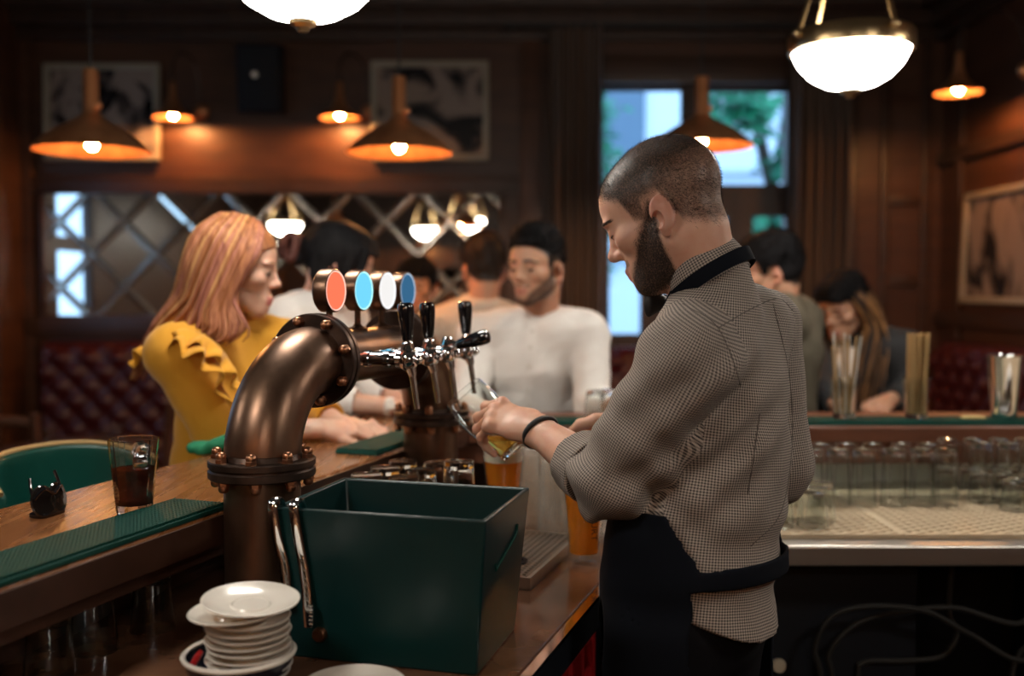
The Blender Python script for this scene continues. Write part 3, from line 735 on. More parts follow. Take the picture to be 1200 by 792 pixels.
def tree(x, y, h, r, label, seed, nleaf=1500):
    t = thing('street_tree', label, 'tree', (x, y, 0), group=None); rr = random.Random(seed)
    tr = MB().tube(spline([(0, 0, 0), (0.05, 0, h * 0.3), (-0.04, 0.03, h * 0.6), (0.05, 0, h * 0.9)], 10), [0.13, 0.12, 0.11, 0.10, 0.09, 0.07, 0.06, 0.05, 0.03, 0.015], 8)
    cl = []
    for i in range(13):
        a = rr.uniform(0, 6.28); q = rr.uniform(0.25, 1.0) * r; c = Vector((q * math.cos(a), q * math.sin(a), h * rr.uniform(0.42, 1.0)))
        cl.append(c); tr.tube([(0, 0, c.z * 0.72), c * 0.55 + Vector((0, 0, c.z * 0.40)), c], [0.04, 0.025, 0.01], 5)
    tr.build('trunk', M['bark'], t)
    lf = MB()
    for i in range(nleaf):
        c = rr.choice(cl); d = Vector((rr.gauss(0, 1), rr.gauss(0, 1), rr.gauss(0, 0.8))); p = c + d * (r * 0.20)
        s = rr.uniform(0.05, 0.10); ax = Vector((rr.uniform(-1, 1), rr.uniform(-1, 1), rr.uniform(-0.6, 0.3))).normalized(); b = ax.orthogonal().normalized()
        nn = ax.cross(b) * 0.2
        lf.add([p - ax * s, p + b * s * 0.5 + nn * s, p + ax * s, p - b * s * 0.5 + nn * s], [(0, 1, 2), (0, 2, 3)])
    lf.build('foliage', M['leaf'], t, smooth=0); return t
tree(2.42, 9.2, 3.35, 0.85, 'leafy green street tree filling the right-hand upper window pane', 4, 3400)
tree(0.75, 10.6, 3.6, 0.62, 'green street tree glimpsed in the upper pane behind the bartender', 9, 900)
# ------------------------------------------------------------------ wall mirror of bevelled diamonds
MC = ((MX0 + MX1) / 2, YB - 0.004, (MZ0 + MZ1) / 2)
mir = thing('wall_mirror', 'long wall mirror cut into diamond facets above the red banquette', 'mirror', MC)
mw, mh = MX1 - MX0, MZ1 - MZ0
MB().box((0, -0.008, 0), (mw, 0.012, mh)).build('mirror_glass', M['mirror'], mir, smooth=0)
st = MB(); D = 0.39
def clip(x0, z0, dx, dz):
    lo, hi = -9.0, 9.0
    for p, d, m in ((x0, dx, mw / 2), (z0, dz, mh / 2)):
        a, b = (-m - p) / d, (m - p) / d; lo = max(lo, min(a, b)); hi = min(hi, max(a, b))
    return lo, hi
for i in range(-10, 11):
    for sg in (1, -1):
        x0 = i * D + 0.09; dx, dz = 0.7071, 0.7071 * sg; lo, hi = clip(x0, 0, dx, dz)
        if hi - lo < 0.05: continue
        a = Vector((x0 + dx * lo, -0.014, dz * lo)); b = Vector((x0 + dx * hi, -0.014, dz * hi)); s = Vector((-dz, 0, dx)) * 0.026
        r = Vector((0, -0.0065, 0))
        st.add([a - s, a + s, b + s, b - s, a - s * 0.12 + r, a + s * 0.12 + r, b + s * 0.12 + r, b - s * 0.12 + r],
               [(0, 4, 7, 3), (4, 5, 6, 7), (5, 1, 2, 6), (0, 1, 5, 4), (3, 7, 6, 2)])
st.build('bevel_strip', M['bevel'], mir, smooth=0)
fm = MB()
for c, s in (((0, -0.02, mh / 2 + 0.02), (mw + 0.08, 0.04, 0.04)), ((0, -0.02, -mh / 2 - 0.02), (mw + 0.08, 0.04, 0.04)), ((mw / 2 + 0.02, -0.02, 0), (0.04, 0.04, mh)), ((-mw / 2 - 0.02, -0.02, 0), (0.04, 0.04, mh))):
    fm.box(c, s, bev=0.006)
fm.build('mirror_frame', M['trim'], mir)
# ------------------------------------------------------------------ pictures, speaker
def photo_mat(name, seed, sc, a=(0.34, 0.26, 0.215), b=(0.012, 0.010, 0.012)):
    m = bpy.data.materials.new(name); m.use_nodes = True; nt = m.node_tree; p = nt.nodes['Principled BSDF']
    tc = nt.nodes.new('ShaderNodeTexCoord'); mp = nt.nodes.new('ShaderNodeMapping'); mp.inputs['Location'].default_value = (seed, seed * 1.7, 0); mp.inputs['Scale'].default_value = sc
    mp.inputs['Rotation'].default_value = (0, 0.5, 0)
    nz = nt.nodes.new('ShaderNodeTexNoise'); nz.inputs['Scale'].default_value = 1; nz.inputs['Detail'].default_value = 3; nz.inputs['Distortion'].default_value = 1.2
    rp = nt.nodes.new('ShaderNodeValToRGB'); rp.color_ramp.elements[0].color = (*b, 1); rp.color_ramp.elements[1].color = (*a, 1)
    rp.color_ramp.elements[0].position = 0.40; rp.color_ramp.elements[1].position = 0.54
    nt.links.new(tc.outputs['Object'], mp.inputs[0]); nt.links.new(mp.outputs[0], nz.inputs['Vector']); nt.links.new(nz.outputs['Fac'], rp.inputs[0])
    nt.links.new(rp.outputs[0], p.inputs['Base Color']); p.inputs['Roughness'].default_value = 0.25; return m
def picture(label, loc, rz, w, h, seed, sc, tilt=0.03):
    t = thing('framed_photograph', label, 'picture', loc, rz); R = Matrix.Rotation(-tilt, 3, 'X'); fr = MB(); f = 0.035
    for c, s in (((0, 0, h / 2 - f / 2), (w, 0.035, f)), ((0, 0, -h / 2 + f / 2), (w, 0.035, f)), ((w / 2 - f / 2, 0, 0), (f, 0.035, h - 2 * f)), ((-w / 2 + f / 2, 0, 0), (f, 0.035, h - 2 * f))):
        fr.box(R @ Vector(c), s, R, bev=0.005)
    fr.build('picture_frame', M['frame'], t); MB().box(R @ Vector((0, 0.006, 0)), (w - 2 * f + 0.01, 0.012, h - 2 * f + 0.01), R).build('print', photo_mat('monochrome_print', seed, sc), t, smooth=0)
a, b = P(50, 74, YB - 0.04), P(188, 188, YB - 0.04)
picture('framed black and white photograph behind the copper pendant at the far end of the wall', ((a.x + b.x) / 2, YB - 0.035, (a.z + b.z) / 2), 0, b.x - a.x, a.z - b.z, 3.3, (4.2, 4.2, 4.2))
a, b = P(434, 71, YB - 0.04), P(573, 188, YB - 0.04)
picture('framed monochrome photograph with a pale border nearest the window curtain', ((a.x + b.x) / 2, YB - 0.035, (a.z + b.z) / 2), 0, b.x - a.x, a.z - b.z, 7.1, (3.6, 3.6, 4.6))
ry0, ry1 = XR * F / (1135 - 600), XR * F / (1222 - 600)
pz1, pz0 = P(1135, 228, ry0).z, P(1135, 355, ry0).z
picture('framed photograph in a pale frame on the right-hand side wall', (XR - 0.035, (ry0 + ry1) / 2, (pz0 + pz1) / 2), math.radians(-90), ry0 - ry1, pz1 - pz0, 5.2, (4.0, 4.0, 2.4))
sp = thing('wall_speaker', 'black loudspeaker box fixed high on the wood panelling', 'speaker', P(306, 93, YB - 0.14), rot=(math.radians(8), 0, math.radians(4)))
MB().box((0, 0, 0), (0.25, 0.17, 0.39), bev=0.012).build('cabinet', mat('speaker_case', (0.008, 0.009, 0.014), 0.6, spec=0.2), sp)
MB().box((0, -0.090, 0), (0.22, 0.012, 0.35), bev=0.004).build('grille', mat('speaker_cloth', (0.006, 0.007, 0.010), 0.8, bump=0.6, scale=(300, 300, 300)), sp)
MB().lathe([(0, 0), (0.017, 0), (0.014, 0.006), (0, 0.008)], 16, (-0.02, -0.096, 0.02), zrot((0, -1, 0))).build('badge', M['steel'], sp)
MB().box((0, 0.11, 0), (0.05, 0.07, 0.10)).build('bracket', M['black'], sp)
# ------------------------------------------------------------------ curtains
def curtain(label, u0, u1, Y, z0, z1, folds, seed):
    x0, x1 = P(u0, 0, Y).x, P(u1, 0, Y).x; rr = random.Random(seed); mb = MB(); nx, nz = folds * 10, 8; vs = []; ph = [rr.uniform(-0.5, 0.5) for _ in range(folds + 1)]
    for side in (0, 1):
        for k in range(nz + 1):
            for i in range(nx + 1):
                s = i / nx; f = s * folds; d = 0.045 * math.sin(2 * math.pi * f + ph[int(f) % len(ph)]) + 0.015 * math.sin(5.1 * f)
                vs.append((x0 + (x1 - x0) * s, d * (0.7 + 0.3 * (1 - k / nz)) + 0.012 * side, z0 + (z1 - z0) * k / nz))
    w = nx + 1; N1 = w * (nz + 1); fs = []
    for k in range(nz):
        for i in range(nx):
            q = k * w + i; fs += [(q, q + 1, q + w + 1, q + w), (N1 + q + w, N1 + q + w + 1, N1 + q + 1, N1 + q)]
    for k in range(nz):
        for i in (0, nx): q = k * w + i; fs.append((q, q + w, N1 + q + w, N1 + q))
    mb.add(vs, fs); o = mb.build('curtain', M['curtain'], smooth=180); o.location = (0, Y, 0)
    tag(o, label, 'curtain'); return o
rod = thing('curtain_rod', 'dark rod carrying both brown curtains over the window', 'curtain rod', ((WX0 + WX1) / 2, YB - 0.15, Zv(38)))
MB().cone((-1.15, 0, 0), (1.15, 0, 0), 0.016).build('pole', M['black'], rod)
for x in (-1.1, 1.1): MB().cone((x, 0, 0), (x, 0.15, 0), 0.012).build('bracket', M['black'], rod)
curtain('brown velvet curtain on the side of the window next to the framed photograph', 645, 706, YB - 0.15, 0.03, Zv(38), 5, 1)
curtain('brown velvet curtain on the side of the window next to the corner', 929, 1000, YB - 0.15, 0.03, Zv(38), 6, 2)
# ------------------------------------------------------------------ tufted banquettes
def banquette(label, loc, rz, w, top=1.2):
    t = thing('banquette', label, 'sofa', loc, rz); nx, nz = int(w / 0.022), 34; vs = []; z0 = 0.50; pit = 0.17
    for k in range(nz + 1):
        for i in range(nx + 1):
            x = -w / 2 + w * i / nx; z = z0 + (top - z0) * k / nz
            a = math.pi * (x / pit + z / pit); b = math.pi * (x / pit - z / pit)
            d = 0.050 * abs(math.sin(a)) ** 0.6 * abs(math.sin(b)) ** 0.6
            e = min(1, (nz - k) / 4) ** 0.5
            vs.append((x, -0.12 - d * e + 0.06 * (1 - e), z))
    w_ = nx + 1; fs = [(k * w_ + i, k * w_ + i + 1, (k + 1) * w_ + i + 1, (k + 1) * w_ + i) for k in range(nz) for i in range(nx)]
    m1 = MB().add(vs, fs); m1.box((0, -0.045, (z0 + top) / 2), (w, 0.09, top - z0)); m1.build('tufted_back', M['redleather'], t, smooth=180)
    MB().box((0, -0.33, 0.40), (w, 0.50, 0.16), bev=0.04).build('seat', M['redleather'], t); MB().box((0, -0.30, 0.17), (w, 0.44, 0.33)).build('plinth', M['wall_dark'], t, smooth=0)
banquette('oxblood tufted banquette along the wall below the mirror', (-1.45, YB - 0.06, 0), 0, 2.6)
banquette('oxblood tufted banquette under the window', (0.93, YB - 0.225, 0), 0, 1.7, 1.17)
banquette('oxblood tufted banquette along the right-hand side wall', (XR - 0.06, 4.4, 0), math.radians(-90), 2.4, 1.22)
# ------------------------------------------------------------------ lamps
def pendant(loc, label, R=0.21):
    t = thing('copper_pendant_lamp', label, 'lamp', loc, group='copper pendant lamps over the bar'); k = R / 0.21
    pr = [(0.026, 0.285), (0.028, 0.275), (0.028, 0.150), (0.034, 0.128), (0.056, 0.110), (0.096, 0.090), (0.140, 0.064), (0.180, 0.035), (0.205, 0.010), (0.212, 0.0)]
    pr = [(r * k, z) for r, z in pr]
    MB().lathe([(0, 0.285)] + pr + [(r - 0.003, z - 0.002) for r, z in reversed(pr)] + [(0, 0.279)], 48, cap=False).build('shade', M['copper'], t)
    MB().ball((0.03, -0.012, 0.155), 0.014, 10, 8).build('thumb_screw', M['copper'], t)
    MB().lathe([(0, 0.12), (0.018, 0.12), (0.02, 0.06), (0.016, 0.05), (0, 0.05)], 16).build('socket', M['brass'], t)
    MB().ball((0, 0, 0.026), (0.021, 0.021, 0.025), 16, 12).build('bulb', M['bulb'], t)
    MB().cone((0, 0, 0.28), (0, 0, HC - loc[2] - 0.02), 0.0045, seg=8).build('cord', M['black'], t)
    MB().lathe([(0, 0), (0.05, 0), (0.05, 0.02), (0, 0.03)][::-1] if False else [(0.0, -0.03), (0.03, -0.025), (0.05, 0.0), (0, 0.0)], 20, (0, 0, HC - loc[2])).build('ceiling_rose', M['black'], t)
pendant(P(108, 177, 3.54), 'copper pendant lamp hanging in front of the end-most framed photograph', 0.197)
pendant(P(468, 179, 3.80), 'copper pendant lamp hanging in front of the photograph nearest the curtain', 0.200)
pendant(P(822, 172, 4.15), 'copper pendant lamp hanging in front of the window')
def sconce(loc, mount, label):
    t = thing('copper_wall_light', label, 'lamp', loc, group='small copper wall lights'); mo = Vector(mount) - Vector(loc)
    pr = [(0.014, 0.205), (0.020, 0.195), (0.022, 0.150), (0.030, 0.105), (0.045, 0.065), (0.075, 0.035), (0.105, 0.015), (0.116, 0.0)]
    MB().lathe([(0, 0.205)] + pr + [(r - 0.003, z - 0.002) for r, z in reversed(pr)] + [(0, 0.199)], 36, cap=False).build('shade', M['copper'], t)
    MB().ball((0, 0, 0.022), (0.022, 0.022, 0.026), 14, 10).build('bulb', M['bulb'], t)
    MB().tube(spline([(0, 0, 0.2), (0, 0, 0.30), mo * 0.3 + Vector((0, 0, 0.36)), mo * 0.75 + Vector((0, 0, 0.30)), mo * 0.97 + Vector((0, 0, 0.12)), mo], 18), 0.006, 8).build('gooseneck', M['bronze_dark'], t)
    MB().ball(mo, (0.045, 0.03, 0.045), 16, 10).build('wall_mount', M['copper'], t)
a = P(203, 138, 5.78); sconce(a, (a.x + 0.10, YB - 0.02, a.z + 0.07), 'small copper wall light between the end-most photograph and the speaker')
a = P(398, 138, 5.78); sconce(a, (a.x + 0.14, YB - 0.02, a.z + 0.07), 'small copper wall light just right of the speaker')
a = P(1123, 109, 5.05); sconce(a, (XR - 0.02, a.y - 0.06, a.z + 0.10), 'small copper wall light on the right-hand side wall')
def bowl_lamp(loc, label, R=0.175):
    t = thing('bowl_pendant_lamp', label, 'lamp', loc, group='white bowl pendant lamps'); k = R / 0.175
    pr = [(0.0, -0.118), (0.030, -0.117), (0.075, -0.106), (0.115, -0.083), (0.145, -0.051), (0.162, -0.020), (0.168, 0.0)]
    pr = [(r * k, z * k) for r, z in pr]
    MB().lathe(pr + [(pr[-1][0] - 0.006, 0.0)] + [(max(0, r - 0.006), z + 0.006) for r, z in reversed(pr[:-1])], 48, cap=False).build('glass_bowl', M['bowl'], t)
    MB().lathe([(0.169 * k, -0.012), (0.178 * k, -0.010), (0.180 * k, -0.004), (0.180 * k, 0.036), (0.176 * k, 0.042), (0.170 * k, 0.042), (0.168 * k, 0.036)], 56, cap=False).build('brass_rim', M['brass'], t)
    MB().lathe([(0, -0.170), (0.012, -0.168), (0.016, -0.160), (0.028, -0.154), (0.030, -0.146), (0, -0.144)], 20, (0, 0, 0.144 - 0.118 * k)).build('finial', M['brass'], t)
    hub = 0.46
    for i in range(4):
        a = math.radians(20 + 90 * i); c, s = math.cos(a), math.sin(a)
        m = MB().cone((0.183 * k * c, 0.183 * k * s, 0.03), (0.022 * c, 0.022 * s, hub), 0.0065, seg=10); m.ball((0.186 * k * c, 0.186 * k * s, 0.028), 0.013, 10, 8)
        m.build('rod', M['brass'], t)
    MB().lathe([(0, hub - 0.03), (0.03, hub - 0.02), (0.034, hub), (0.02, hub + 0.03), (0.009, hub + 0.04), (0.009, HC - loc[2] - 0.03), (0.06, HC - loc[2] - 0.025), (0.065, HC - loc[2]), (0, HC - loc[2])], 24, cap=False).build('stem', M['brass'], t)
a = P(355, 24, 2.15); bowl_lamp((a.x, a.y, a.z + 0.125), 'lit white glass bowl lamp hanging above the beer tower', 0.185)
a = P(997, 57, 2.90); bowl_lamp(a, 'lit white glass bowl lamp in a brass ring hanging at the right', 0.172)
bowl_lamp((-0.95, 0.70, a.z), 'added fill lamp, a lit white glass bowl over the near end of the left bar, out of frame')  # this and the next out-of-frame bowls are added, unseen fill light
bowl_lamp((1.55, 0.85, a.z), 'added fill lamp, a lit white glass bowl over the service floor, out of frame')
bowl_lamp((0.25, -0.80, a.z), 'added fill lamp, a lit white glass bowl behind the viewer, out of frame')
bowl_lamp((-2.35, 1.60, a.z), 'lit white glass bowl lamp over the guests\' side of the left bar, out of frame')
bowl_lamp((2.15, 2.45, a.z), 'added fill lamp, a lit white glass bowl over the far bar by the side wall, out of frame')
for i, x in enumerate((-2.4, -1.2, 0.0, 1.2)): sconce((x, YF + 0.34, 2.15), (x + 0.1, YF + 0.02, 2.22), 'small copper wall light added for mirror glints on the wall behind the viewer, %s from the left wall' % ('first', 'second', 'third', 'fourth')[i])  # unseen wall lights, added to give the mirror strips golden reflections
# ------------------------------------------------------------------ bar frame: t across (towards the bartender), s along
BA = math.radians(19.0); B0 = Vector((-0.63, 1.23, 0)); BN = Vector((math.cos(BA), -math.sin(BA), 0)); BE = Vector((math.sin(BA), math.cos(BA), 0)); RZ = -BA
ZT, ZC = 1.13, 0.95
def bl(t, s, z=0.0): return B0 + BN * t + BE * s + Vector((0, 0, z))
def ts(p): r = Vector(p) - B0; return r.dot(BN), r.dot(BE)
def on_line(t, Y): s = (Y - bl(t, 0).y) / BE.y; return bl(t, s)
YI, YO, CF = 2.70, 3.02, 2.12          # far bar: inner and outer edge, counter front
def xy(*pts): return [(p.x, p.y) for p in pts]
OT = -0.375
iA, iB, oB, oA = bl(0, -1.5), on_line(0, YI), on_line(OT, YO), bl(OT, -1.5)
XE = XR - 0.002
bar = thing('bar_counter', 'long L-shaped wooden bar with a varnished top the guests lean on', 'bar', (0, 0, 0))
def top(poly, z0, z1, name, m, par, bev=0.008, ang=0):
    o = MB().prism(poly, z0, z1).build(name, m, par, smooth=30)
    md = o.modifiers.new('edge', 'BEVEL'); md.width = bev; md.segments = 3; return o
bt = top(xy(iA, iB, oB, oA), ZT - 0.05, ZT, 'bar_top', M['bar'], bar)
top(xy(iB, Vector((XE, YI, 0)), Vector((XE, YO, 0)), oB), ZT - 0.05, ZT, 'bar_top', M['fascia'], bar)
MB().prism(xy(bl(-0.20, -1.5), on_line(-0.20, YI + 0.17), on_line(-0.24, YI + 0.21), bl(-0.24, -1.5)), 0, ZT - 0.05).build('front_panel', M['bar_dark'], bar, smooth=0)
MB().prism(xy(on_line(-0.20, YI + 0.17), Vector((XE, YI + 0.17, 0)), Vector((XE, YI + 0.21, 0)), on_line(-0.24, YI + 0.21)), 0, ZT - 0.05).build('front_panel', M['bar_dark'], bar, smooth=0)
MB().prism(xy(bl(0.0005, -1.5), bl(0.005, -1.5), on_line(0.005, YI - 0.002), on_line(0.0005, YI - 0.002)), ZT - 0.052, ZT - 0.004).build('edge_shade', M['bar_dark'], bar, smooth=0)  # shade on the inner edge, put in as a strip of dark wood
# foot rail on the guests' side is hidden; a lighter moulding under the inner edge shows
MB().prism(xy(bl(-0.03, -1.5), on_line(-0.03, YI + 0.02), on_line(-0.045, YI + 0.035), bl(-0.045, -1.5)), ZT - 0.085, ZT - 0.05).build('edge_moulding', M['bar_dark'], bar, smooth=0)
MB().prism(xy(on_line(-0.03, YI + 0.02), Vector((XE, YI + 0.02, 0)), Vector((XE, YI + 0.04, 0)), on_line(-0.045, YI + 0.04)), ZT - 0.105, ZT - 0.05).build('edge_moulding', M['fascia'], bar, smooth=0)
# ------------------------------------------------------------------ work counter below it
CT = 0.55
wc = thing('work_counter', 'lower work counter with a wet dark top behind the left bar', 'counter', (0, 0, 0))
cB = on_line(CT, CF); cA = bl(CT, -1.5)
top(xy(bl(-0.19, -1.5), cA, cB, on_line(0.0, YI), on_line(-0.19, YI)), ZC - 0.035, ZC, 'counter_top', M['counter'], wc, 0.004)
MB().prism(xy(bl(CT + 0.001, -1.5), bl(CT + 0.016, -1.5), on_line(CT + 0.016, CF - 0.02), on_line(CT + 0.001, CF - 0.02)), ZC - 0.06, ZC - 0.008).build('edge_strip', M['darkmetal'], wc, smooth=0)
MB().prism(xy(bl(CT + 0.001, -1.5), bl(CT + 0.017, -1.5), on_line(CT + 0.017, CF - 0.02), on_line(CT + 0.001, CF - 0.02)), ZC - 0.008, ZC - 0.001).build('edge_trim', M['chrome'], wc, smooth=0)
MB().prism(xy(bl(-0.18, -1.5), bl(-0.14, -1.5), on_line(-0.14, YI), on_line(-0.18, YI)), 0, ZC - 0.035).build('back_panel', M['darkmetal'], wc, smooth=0)
for s in (-1.45, -0.35, 0.42, 1.16): 
    MB().box(bl(0.17, s, (ZC - 0.035) / 2), (0.62, 0.03, ZC - 0.035), RZ).build('side_panel', M['darkmetal'], wc, smooth=0)
for z in (0.58, 0.12): MB().prism(xy(bl(-0.14, -1.45), bl(CT - 0.06, -1.45), bl(CT - 0.06, 1.14), bl(-0.14, 1.14)), z, z + 0.025).build('shelf', M['steel'], wc, smooth=0)
sc_ = thing('steel_drainer', 'stainless steel glass-draining counter along the far bar', 'counter', (0, 0, 0))
top(xy(cB, Vector((XE, CF, 0)), Vector((XE, YI + 0.16, 0)), on_line(0.0, YI + 0.16)), ZC - 0.045, ZC, 'counter_top', M['steel'], sc_, 0.005)
MB().box(((cB.x + XE) / 2 + 0.12, YI + 0.10, (ZC - 0.045) / 2), (XE - cB.x - 0.3, 0.06, ZC - 0.045)).build('back_panel', M['darkmetal'], sc_, smooth=0)
MB().box(((cB.x + XE) / 2 + 0.02, YI + 0.155, ZC + 0.063), (XE - cB.x - 0.36, 0.008, 0.126)).build('splashback', M['steel_plain'], sc_, smooth=0)
for x in (1.35, 2.3): MB().box((x, CF + 0.30, (ZC - 0.045) / 2), (0.03, 0.40, ZC - 0.045)).build('side_panel', M['darkmetal'], sc_, smooth=0)
MB().box((1.35, CF + 0.32, 0.32), (1.9, 0.36, 0.02)).build('shelf', M['darkmetal'], sc_, smooth=0)
kd = MB().box((0.73, CF + 0.15, 0.46), (0.40, 0.03, 0.86), bev=0.004).build('door', M['darkmetal'], sc_)
q = P(912, 779, CF + 0.12)
MB().lathe([(0, 0.03), (0.014, 0.029), (0.017, 0.02), (0.012, 0.008), (0.009, 0.0)], 16, (q.x, CF + 0.136, q.z), zrot((0, -1, 0))).build('knob', M['frame'], kd)
# hoses looping under the drainer
hose = [([(962, 800), (955, 760), (975, 722), (1020, 710), (1085, 716), (1135, 742), (1205, 770)], 'outermost black beer hose arching under the steel drainer'),
        ([(975, 800), (972, 765), (1005, 730), (1060, 716), (1120, 712), (1200, 728)], 'black beer hose curving just inside the outermost one under the drainer'),
        ([(1005, 800), (1012, 776), (1060, 774), (1105, 768), (1122, 740), (1112, 716)], 'short black hose bent into a hook under the steel drainer'),
        ([(1215, 740), (1195, 765), (1185, 800)], 'black hose dropping at the far right under the drainer')]
for i, (pp, lab) in enumerate(hose):
    pts = [P(u, v, CF + 0.07 + 0.03 * i) for u, v in pp]
    if i < 3: pts = [Vector((pts[0].x, pts[0].y, 0.345))] + pts[:]
    else: pts = [Vector((pts[0].x, pts[0].y, ZC - 0.05))] + pts + [Vector((pts[-1].x, pts[-1].y, 0.345))]
    e = pts[-1]
    if i < 3: pts.append(Vector((e.x + 0.03, e.y + 0.05, ZC - 0.052)))
    o = MB().tube(spline(pts, 60), 0.0065, 8).build('hose', M['cable']); tag(o, lab, 'hose', 'beer hoses under the drainer')
# ------------------------------------------------------------------ mats
def bar_mat(label, loc, rz, w, l, nx, ny):
    t = thing('bar_mat', label, 'mat', loc, rz)
    MB().box((0, 0, 0.004), (w, l, 0.008), bev=0.002).build('base', M['green_mat'], t)
    m = MB()
    for i in range(nx + 1): m.box((-w / 2 + 0.004 + (w - 0.008) * i / nx, 0, 0.010), (0.0022, l - 0.004, 0.006))
    for i in range(ny + 1): m.box((0, -l / 2 + 0.004 + (l - 0.008) * i / ny, 0.010), (w - 0.004, 0.0022, 0.0055))
    m.build('ribs', M['green_mat'], t, smooth=0); return t
bar_mat('ribbed green rubber bar mat on the near edge of the left bar', bl(-0.056, 0.12, ZT), RZ, 0.105, 0.68, 14, 80)
bar_mat('green rubber bar mat beyond the beer tower, beside the clasped hands', bl(-0.060, 1.26, ZT), RZ, 0.105, 0.46, 12, 50)
bar_mat('long green rubber bar mat on the far bar under the straw glasses', (1.45, YI + 0.062, ZT), 0, 1.9, 0.11, 150, 12)
bar_mat('green rubber bar mat on the far bar behind the forearm', (0.14, YI + 0.062, ZT), 0, 0.40, 0.11, 40, 12)
def lattice(label, x0, x1, y0, y1):
    t = thing('drainer_mat', label, 'mat', ((x0 + x1) / 2, (y0 + y1) / 2, ZC), group='cream drainer mats'); w, l = x1 - x0, y1 - y0; m = MB(); st = 0.048
    def cl(px, dx, dy):
        lo, hi = -9, 9
        for p, d, e in ((px, dx, w / 2), (0, dy, l / 2)):
            a, b = (-e - p) / d, (e - p) / d; lo = max(lo, min(a, b)); hi = min(hi, max(a, b))
        return lo, hi
    k = int((w + l) / st)
    for i in range(-k, k + 1):
        for sg in (1, -1):
            dx, dy = 0.87, 0.493 * sg; lo, hi = cl(i * st, dx, dy)
            if hi - lo < 0.01: continue
            c = ((i * st + dx * (lo + hi) / 2), dy * (lo + hi) / 2, 0.006 + 0.001 * sg)
            m.box(c, (hi - lo, 0.010, 0.007), Matrix.Rotation(math.atan2(dy, dx), 3, 'Z'))
    for c, s in (((0, l / 2, 0.006), (w, 0.008, 0.010)), ((0, -l / 2, 0.006), (w, 0.008, 0.010)), ((w / 2, 0, 0.006), (0.008, l, 0.010)), ((-w / 2, 0, 0.006), (0.008, l, 0.010))): m.box(c, s)
    m.build('lattice', M['cream'], t, smooth=0); MB().box((0, 0, 0.001), (w - 0.004, l - 0.004, 0.002)).build('sump', M['bar_dark'], t, smooth=0)
gx = [0.47, 0.865, 1.26, 1.655, 2.05, 2.445]
for i in range(5):
    lattice(('cream lattice drainer mat nearest the bartender', 'cream lattice drainer mat left empty in the middle of the steel drainer', 'cream lattice drainer mat under the stacked tumblers', 'cream lattice drainer mat beyond the stacked tumblers, out of frame', 'cream lattice drainer mat against the side wall, out of frame')[i], gx[i] + 0.004, gx[i + 1] - 0.004, CF + 0.06, YI - 0.03)
# ------------------------------------------------------------------ glassware
def glass_prof(r0, r1, h, wall=0.0025, base=0.008, mid=None):
    "closed profile of an upright tumbler, r0 at the foot, r1 at the rim"
    n = 8; out = []; inn = []
    for i in range(n + 1):
        s = i / n; r = r0 + (r1 - r0) * s if mid is None else float(np.interp(s, [q[0] for q in mid], [q[1] for q in mid]))
        out.append((r, h * s))
        if h * s >= base * 0.99: inn.append((r - wall, h * s))
    rb = inn[0][0]
    return [(0, 0.001), (r0 * 0.85, 0.001), (r0 * 0.97, 0.0)] + out + [(r1 - wall * 0.5, h + 0.0008)] + inn[::-1] + [(rb * 0.9, base), (0, base)]
def flip(pr, h): return [(r, h - z) for r, z in reversed(pr)]
TUMB = glass_prof(0.028, 0.036, 0.088, 0.0024, 0.010); TALL = glass_prof(0.0265, 0.0320, 0.140, 0.0022, 0.010); SMALL = glass_prof(0.024, 0.031, 0.075, 0.0024, 0.010)
PINT = glass_prof(0.030, 0.038, 0.185, 0.003, 0.014)
GM = {}
def tumbler(kind, loc, label, group, upside=True, m='glass', name='tumbler', seg=28):
    key = (kind, upside, m)
    if key not in GM:
        pr = {'tumb': TUMB, 'tall': TALL, 'small': SMALL, 'pint': PINT}[kind]; h = max(z for r, z in pr)
        o = MB().lathe(flip(pr, h) if upside else pr, seg, cap=False).build(name, M[m]); GM[key] = o; first = True
    else:
        o = GM[key].copy(); COL.objects.link(o)
    o.location = loc; o.rotation_euler = (0, 0, random.uniform(0, 6)); tag(o, label, 'glass', group); return o
ORD = ['first', 'second', 'third', 'fourth', 'fifth', 'sixth', 'seventh', 'eighth', 'ninth', 'tenth', 'eleventh', 'twelfth', 'thirteenth', 'fourteenth']
ZM = ZC + 0.011
for i, u in enumerate((950, 981, 1011, 1047, 1080, 1106)):
    tumbler('tall', PZ(u, 591, ZM), 'tall upturned glass, %s from the bartender in the front row of tall glasses' % ORD[i], 'tall glasses draining on the steel counter', name='tall_glass')
for i, u in enumerate((966, 997, 1029, 1063, 1094)):
    p = PZ(u, 591, ZM); p.y += 0.085; p.x += 0.015
    tumbler('tall', p, 'tall upturned glass, %s from the bartender in the back row of tall glasses' % ORD[i], 'tall glasses draining on the steel counter', name='tall_glass')
p0 = PZ(961, 609, ZM)
for i, (dx, dy) in enumerate(((0, 0), (-0.076, 0.012), (-0.038, -0.066), (-0.114, -0.058))):
    tumbler('tumb', p0 + Vector((dx, dy, 0)), ('upturned tumbler standing alone in front of the tall glasses', 'upturned tumbler behind the bartender, half hidden by its neighbour', 'upturned tumbler nearest the steel edge by the bartender', 'upturned tumbler right against the bartender\'s hip')[i], 'tumblers draining beside the bartender')
